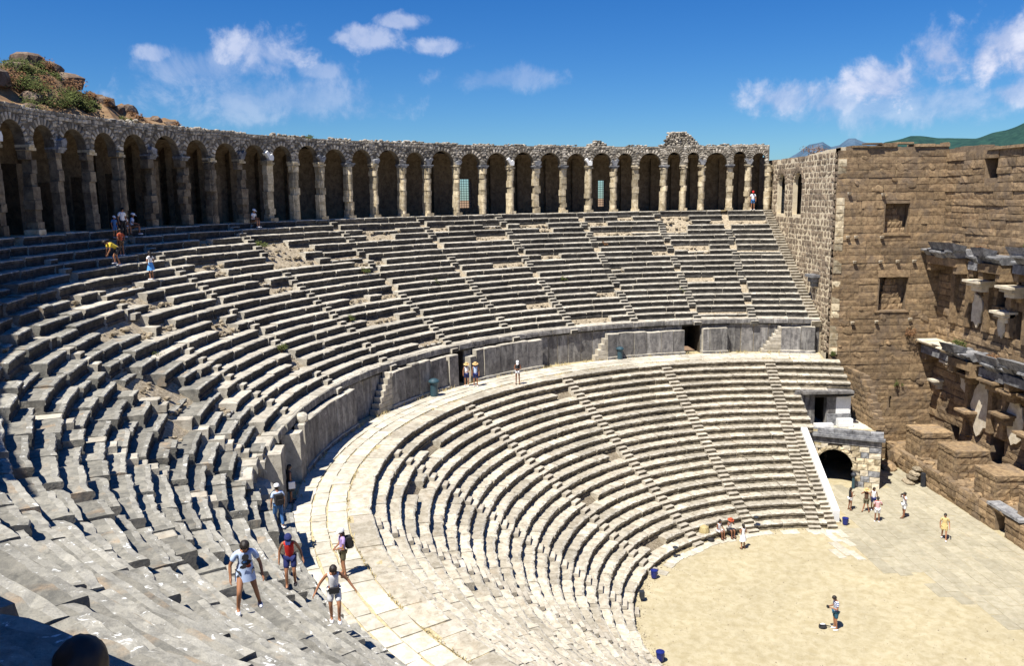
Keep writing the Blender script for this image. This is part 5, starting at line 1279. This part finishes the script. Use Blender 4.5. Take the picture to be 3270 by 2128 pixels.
    if hair in ('long', 'bob'):
        L = .30 if hair == 'long' else .17
        mb.lathe([(.03, -L), (.07, -L*.9), (.095, -L*.5), (.10, -.02), (.06, .05)], 12, c=(0, -.055, 0), sc=(1, .62))
    mb.obj('hair', haircol, t, smooth=True).matrix_local = B
    if hat:
        q = up.to_track_quat('Z', 'Y').to_matrix().to_4x4(); mb = MB()
        if hat == 'brim': mb.lathe([(.22, .03), (.21, .045), (.125, .06), (.118, .13), (.08, .165), (.02, .17)], 14)
        else:
            mb.lathe([(.112, .03), (.114, .07), (.098, .13), (.05, .16), (.01, .165)], 14, sc=(.97, 1.12), c=(0, -.01, 0))
            mb.add([(-.08, .10, .04), (.08, .10, .04), (.06, .21, .02), (-.06, .21, .02), (-.08, .10, .055), (.08, .10, .055), (.06, .21, .035), (-.06, .21, .035)], boxv(0, 1, 0, 1, 0, 1)[1])
        mb.obj('hat', hatcol, t, M_=None, smooth=False).matrix_local = B
    if shoes and shoes in M:
        for S in 'LR':
            mb = MB(); an = Vector(P['an'+S]); sg = -1 if S == 'L' else 1
            B = TM((an.x+sg*.006, an.y+.05, an.z-.055))
            mb.lathe([(.0, -.032), (.075, -.03), (.075, .0), (.055, .03), (.01, .04)], 10, c=(an.x+sg*.008, an.y+.05, an.z-.05), sc=(.72, 1.9))
            mb.obj('shoe', shoes, t, smooth=True)
    return t
def hd(dx, dy): return math.atan2(dy, dx)-math.pi/2     # heading so that local +y points to (dx,dy)
LK = dict(hed=(0, .10, 1.585), face=(0, .8, -.6))
CLIMB = dict(pel=(0, 0, .93), che=(0, .09, 1.28), nek=(0, .13, 1.43), hed=(0, .21, 1.53), face=(0, .75, -.65), shL=(-.175, .10, 1.37), shR=(.175, .10, 1.37), hpL=(-.09, 0, .90), hpR=(.09, 0, .90))
def cl(**k): d_ = dict(CLIMB); d_.update(k); return d_
TOC = (CAM.x, CAM.y)
# foreground three, climbing towards the viewer
p = (-23.46, 24.96, 14.10)
person(p, hd(-1, -.42), 1.56, 'man in a pale blue printed T-shirt and dark shorts climbing the near blocks, head bowed', cl(elL=(-.30, .06, 1.08), wrL=(-.33, .13, .84), elR=(.30, .04, 1.10), wrR=(.31, .10, .86), knL=(-.18, .04, .50), anL=(-.26, -.12, .12), knR=(.17, .24, .56), anR=(.20, .10, .14)), 'paleblue', True, 'charcoal', 'short', hair='bob', fine=True, longtop=True)
pr_t = bpy.data.objects[-1] if False else None
p = (-16.95, 25.75, 11.42)
person(p, hd(-1, -.15), 1.64, 'woman in a sleeveless red top, navy shorts and navy cap walking up the near blocks', cl(elL=(-.30, .02, 1.10), wrL=(-.36, .10, .88), elR=(.28, .0, 1.10), wrR=(.30, .03, .86), knL=(-.11, .12, .50), anL=(-.1, -.10, .10), knR=(.11, .15, .50), anR=(.11, .10, .08)), 'red', False, 'navy', 'knee', hair='bob', hat='cap', hatcol='navy', fine=True, female=True, shoes='charcoal')
p = (-18.98, 24.2, 11.42)
person(p, hd(-1, -.25), 1.66, 'girl in a white tank top and white shorts with dark hair stepping up, arms spread', cl(elL=(-.36, .03, 1.14), wrL=(-.50, .10, .93), elR=(.34, .03, 1.14), wrR=(.47, .08, .92), knL=(-.11, .18, .52), anL=(-.10, .06, .10), knR=(.10, .05, .50), anR=(.08, -.12, .08)), 'white', False, 'white', 'knee', hair='long', fine=True, female=True)
def onto(t, name, label, cat, mb, mat, group=None):
    """a thing worn or held, placed at the person's place but top-level"""
    o = thing(name, label, cat, tuple(t.location), group); o.rotation_euler = t.rotation_euler; o.scale = t.scale
    mb.obj('body', mat, o, smooth=False); return o
gp = [o for o in bpy.data.objects if o.name.startswith('person')]
def last(n=1): return [o for o in bpy.data.objects if o.type == 'EMPTY' and o.name.startswith('person')]
PPL = {}
def who(lab): return next(o for o in bpy.data.objects if o.get('label', '').startswith(lab))
g_ = who('girl in a white'); onto(g_, 'waist_bag', 'black waist bag worn by the girl in white', 'bag', MB().box(-.13, .13, .13, .20, .88, 1.03).box(-.16, .16, -.12, .14, .94, .98), 'black')
g_ = who('man in a pale blue')
mbx = MB(); n = 14; rg = random.Random(3)
for cx, cz, rx_, rz_, mi in [(.01, 1.17, .075, .075, 0), (-.01, 1.05, .10, .07, 0), (-.06, .95, .05, .05, 1), (.05, .94, .08, .045, 0), (.02, 1.06, .05, .03, 2)]:
    cz += .15; pts = [(cx+rx_*math.cos(2*math.pi*i/n)*rg.uniform(.8, 1.1), .142+.085*(cz-.93)/.35+(.012 if mi else .006)+.03*(1-abs(cx)/.1), cz+rz_*math.sin(2*math.pi*i/n)*rg.uniform(.8, 1.1)) for i in range(n)]
    o_ = len(mbx.v); mbx.v += pts; mbx.f.append(tuple(range(o_, o_+n))); mbx.m.append(mi)
link('shirt_print', mbx.mesh(['charcoal', 'rust', 'denim']), g_)
# walkway
p = (-10.81, 25.46, DZ+.02)
t = person(p, hd(-.5, 1), 1.72, 'woman in a lilac T-shirt, khaki shorts and white cap standing on the walkway', dict(elL=(-.22, .05, 1.12), wrL=(-.10, .22, 1.06), elR=(.22, .05, 1.12), wrR=(.10, .22, 1.05)), 'purple', True, 'khaki', 'knee', hair='bob', hat='cap', female=True, shoes='brown')
def pack(t, lab): onto(t, 'backpack', lab, 'backpack', MB().box(-.15, .15, -.32, -.12, 1.0, 1.40).box(-.11, .11, -.38, -.322, 1.02, 1.22), 'black')
pack(t, 'black backpack worn by the woman in the lilac T-shirt')
t = person((-8.89, 28.12, 9.86), hd(1, .6), 1.66, 'man in a light blue T-shirt and jeans walking away, black backpack on', dict(knL=(-.11, .12, .50), anL=(-.11, .14, .10), knR=(.11, -.02, .49), anR=(.11, -.18, .10)), 'paleblue', True, 'denim', 'long', hat='cap')
pack(t, 'black backpack worn by the man in jeans')
t = person((-3.45, 29.0, DZ+.02), hd(.5, -1), 1.70, 'woman in a dark dress leaning on the big upright slab in the shade', dict(anL=(-.1, .1, .08), wrR=(.24, .12, .92)), 'charcoal', False, 'charcoal', dress=.5, skin='skin2', hair='long', female=True, shoes='charcoal')
onto(t, 'handbag', 'white bag hanging from the shoulder of the woman in the dark dress', 'bag', MB().box(.26, .36, -.12, .16, .72, 1.02), 'white')
person((18.66, 21.73, DZ+.02), hd(-1, .0), 1.64, 'woman in white top, dark shorts and straw hat at the doorway, left of two', dict(wrL=(-.05, .20, 1.10), elL=(-.22, .05, 1.14)), 'white', False, 'navy', 'knee', hair='bob', hat='brim', hatcol='straw_hat', female=True, skin='skin')
person((18.45, 21.1, DZ+.02), hd(-1, .1), 1.70, 'woman in a pale top, long dark shorts and orange straw hat, right of the pair', None, 'paleblue', False, 'navy', 'knee', hair='long', hat='brim', hatcol='straw_hat', female=True)
person((18.98, 18.13, DZ+.02), hd(-1, .1), 1.67, 'man in a black tank top and white shorts with cap looking down on the walkway', dict(wrL=(-.06, .24, 1.12), elL=(-.24, .05, 1.14), wrR=(.06, .24, 1.12), elR=(.24, .05, 1.14), **LK), 'charcoal', False, 'white', 'short', skin='skin2', hat='cap', shoes='brown')
# upper left
person((9.1, 40.55, 19.93), hd(-.6, -1), 1.66, 'man in a white T-shirt and black trousers standing in the arcade shadow', LK, 'white', True, 'black', 'long')
person((8.5, 40.75, 19.93), hd(-.6, -1), 1.2, 'child in a white cap and grey clothes beside the man in the white T-shirt', None, 'denim', True, 'denim', 'knee', hat='cap')
SIT = dict(pel=(0, 0, .12), che=(0, .06, .48), nek=(0, .10, .64), hed=(0, .14, .78), shL=(-.17, .08, .58), shR=(.17, .08, .58), elL=(-.24, .12, .34), elR=(.24, .12, .34), wrL=(-.15, .34, .28), wrR=(.15, .34, .28), hpL=(-.09, .02, .1), hpR=(.09, .02, .1), knL=(-.12, .44, .14), knR=(.12, .44, .14), anL=(-.12, .42, -.28), anR=(.12, .46, -.28))
person((10.25, 41.0, 20.36), hd(-.5, -1), 1.66, 'seated visitor in white with a wide straw hat in the arcade shadow', SIT, 'white', True, 'white', 'knee', hat='brim', hatcol='straw_hat', shoes='brown')
person((10.95, 40.85, 20.36), hd(.2, -1), 1.66, 'seated visitor in a pale shirt with white cap, beside the straw hat', SIT, 'paleblue', True, 'brown', 'knee', hat='cap', skin='skin2')
BEND = dict(pel=(0, -.05, .88), che=(0, .28, 1.10), nek=(0, .42, 1.17), hed=(0, .55, 1.20), face=(0, .8, -.6), shL=(-.17, .36, 1.12), shR=(.17, .36, 1.12), elL=(-.20, .42, .84), elR=(.20, .42, .84), wrL=(-.12, .52, .62), wrR=(.12, .5, .62), hpL=(-.09, -.05, .86), hpR=(.09, -.05, .86), knL=(-.1, .22, .52), anL=(-.1, .16, .2), knR=(.1, .0, .46), anR=(.1, -.16, .08))
person((5.3, 39.35, 18.63), hd(-.75, .7), 1.74, 'man in a bright yellow T-shirt bending forward as he climbs the shaded rows', BEND, 'yellow', True, 'charcoal', 'knee')
person((6.85, 39.76, 19.06), hd(.5, 1), 1.42, 'child in a rust red top climbing behind the man in yellow', None, 'rust', True, 'brown', 'knee', skin='skin2')
person((6.6, 38.2, 17.76), hd(.3, 1), 1.5, 'girl in a white blouse and bright blue pleated skirt, seen from behind', dict(elL=(-.34, -.02, 1.18), wrL=(-.22, .02, 1.0), elR=(.34, -.02, 1.18), wrR=(.22, .02, 1.0)), 'white', True, 'skirtstripe', dress=.48, hair='long', female=True)
person((21.25, 37.0, 20.36), hd(-.4, -1), 1.25, 'child in a yellow shirt sitting below the arcade', SIT, 'ochre', True, 'brown', 'knee', skin='skin2')
person((20.95, 36.55, 20.36), hd(-.4, -1), 1.72, 'man in a white shirt and cap sitting on the top row below the arcade', SIT, 'white', True, 'brown', 'knee', hat='cap')
person((41.83, -5.63, GZ), hd(-1, .3), 1.78, 'visitor in a white T-shirt, blue shorts and red cap standing in the last arch', None, 'white', True, 'denim', 'knee', hat='cap', hatcol='red')
# by the orchestra
SITL = dict(SIT); SITL.update(pel=(0, 0, .10), anL=(-.12, .46, -.24), anR=(.12, .46, -.24))
person((11.75, 5.6, .42), hd(-.8, -.5), 1.66, 'woman in a white tank top sitting on the lowest row, leaning forward', SIT, 'white', False, 'white', 'knee', hair='bob', female=True, skin='skin2', shoes='brown')
person((11.9, 4.85, .42), hd(-.8, -.3), 1.66, 'visitor with a red hat and camera sitting beside the woman in white', dict(SIT, elL=(-.24, .22, .45), elR=(.24, .22, .45), wrL=(-.06, .26, .72), wrR=(.06, .26, .72)), 'white', False, 'charcoal', 'knee', skin='skin2', hat='brim', hatcol='rust', shoes='brown')
person((10.01, 4.53, .02), hd(.9, .4), 1.60, 'woman in a short white dress standing on the sand, back turned', dict(wrL=(-.1, .22, 1.15), wrR=(.1, .22, 1.15)), 'white', False, 'white', dress=.5, hair='bob', female=True, shoes='brown')
t = thing('rucksack', 'pale round rucksack leaning on the lowest row beside the sitting woman', 'rucksack', (11.8, 6.5, .02)); MB().lathe([(.28, 0), (.36, .15), (.36, .45), (.28, .75), (.1, .85)], 12).obj('body', 'straw', t); MB().lathe([(.15, .0), (.18, .1), (.12, .3)], 8, c=(-.32, -.05, .1)).obj('pocket', 'plaster', t)
t = thing('bag', 'small black bag lying on the sand below the pale rucksack', 'bag', (11.2, 6.2, .02)); MB().lathe([(.16, 0), (.22, .06), (.2, .16), (.05, .22)], 10).obj('body', 'black', t)
person((15.86, -4.81, .03), hd(.2, -1), 1.62, 'woman in a black top and white shorts near the arched passage', dict(wrL=(-.06, .22, 1.3), elL=(-.2, .16, 1.15), wrR=(.1, .24, 1.1)), 'black', False, 'white', 'short', female=True, skin='skin2', hair='bob', shoes='brown')
CAMP = dict(elL=(-.34, .12, 1.30), wrL=(-.10, .16, 1.54), elR=(.34, .12, 1.30), wrR=(.10, .16, 1.54))
person((15.45, -5.75, .03), hd(-1, .8), 1.68, 'man in a dark tank top and khaki trousers with straw hat taking a photograph', dict(CAMP, anL=(-.2, -.1, .08), anR=(.2, .05, .08)), 'brown', False, 'khaki', 'knee', skin='skin', hat='brim', hatcol='straw_hat', shoes='brown')
person((15.75, -6.4, .03), hd(-1, .2), 1.64, 'woman in a white tank top and dark shorts behind the man taking a photograph', None, 'white', False, 'navy', 'knee', female=True, skin='skin2', hair='bob')
person((13.69, -5.70, .03), hd(1, -.4), 1.72, 'man in a red and white striped shirt and white shorts, back turned', dict(wrR=(.25, .25, 1.1), elR=(.3, .08, 1.15)), 'redstripe', True, 'white', 'knee', skin='skin2')
t = person((14.25, -7.82, .03), hd(.0, 1), 1.78, 'man in a white shirt and white shorts aiming a camera on the paving', dict(CAMP, anL=(-.12, .14, .08), anR=(.12, -.12, .08)), 'white', True, 'white', 'knee', skin='skin2', shoes='brown')
onto(t, 'camera', 'black camera held up by the man in white', 'camera', MB().box(-.07, .07, .15, .22, 1.55, 1.65).tube((0, .22, 1.6), (0, .30, 1.6), .03, .03), 'black')
onto(t, 'shoulder_bag', 'black shoulder bag hanging at the hip of the man in white', 'bag', MB().box(.20, .36, -.24, .06, .78, .98), 'black')
person((10.54, -8.52, .03), hd(-1, .5), 1.74, 'man in a sandy yellow shirt and shorts walking across the paving', dict(knL=(-.1, .14, .5), anL=(-.1, .26, .1), knR=(.1, -.06, .48), anR=(.1, -.30, .13), wrL=(-.27, .18, .9)), 'ochre', True, 'ochre', 'knee', skin='skin', longtop=True)
t = person((.09, 2.88, .02), hd(.0, 1), 1.82, 'man in a blue striped T-shirt and blue shorts standing alone on the sand', dict(elL=(-.24, .04, 1.12), wrL=(-.08, .30, 1.16), elR=(.24, .04, 1.12), wrR=(.08, .30, 1.16), **LK), 'bluestripe', True, 'teal', 'knee')
onto(t, 'camera', 'black camera in the hands of the man standing on the sand', 'camera', MB().box(-.08, .08, .36, .44, 1.12, 1.22), 'black')
t = thing('shoulder_bag', 'white and black shoulder bag lying on the sand beside the lone man', 'bag', (.25, 3.45, .02)); MB().lathe([(.11, 0), (.16, .05), (.15, .16), (.06, .22)], 10, sc=(1, 1.3)).obj('body', 'charcoal', t); MB().lathe([(.09, .17), (.10, .2), (.04, .245)], 8, sc=(1, 1.3)).obj('flap', 'white', t); MB().tube((.05, -.2, .1), (.02, -.52, .03), .025, .02, 6).tube((-.1, -.1, .2), (-.1, .2, .22), .03, .03, 6).obj('strap', 'black', t)
# heads of visitors just below the camera
def low_visitor(hp, height, label, top, haircol, hair='short', dy=0):
    s = height/1.72; base = (hp[0], hp[1], hp[2]-1.62*s); person(base, hd(1, dy), height, label, None, top, True, 'navy', 'knee', hair=hair, haircol=haircol, fine=True)
low_visitor((-35.93, 21.66, 20.36), 1.50, 'dark-haired visitor whose head shows at the bottom edge in the shade', 'navy', 'hair', 'bob')
low_visitor((-34.9, 21.55, 19.60), 1.60, 'visitor of whom only the crown of brown hair shows at the bottom edge', 'navy', 'brownhair')

# ------------------------------------------------------------------ finish: drop helper props
for o in bpy.data.objects:
    if '_b' in o.keys(): del o['_b']
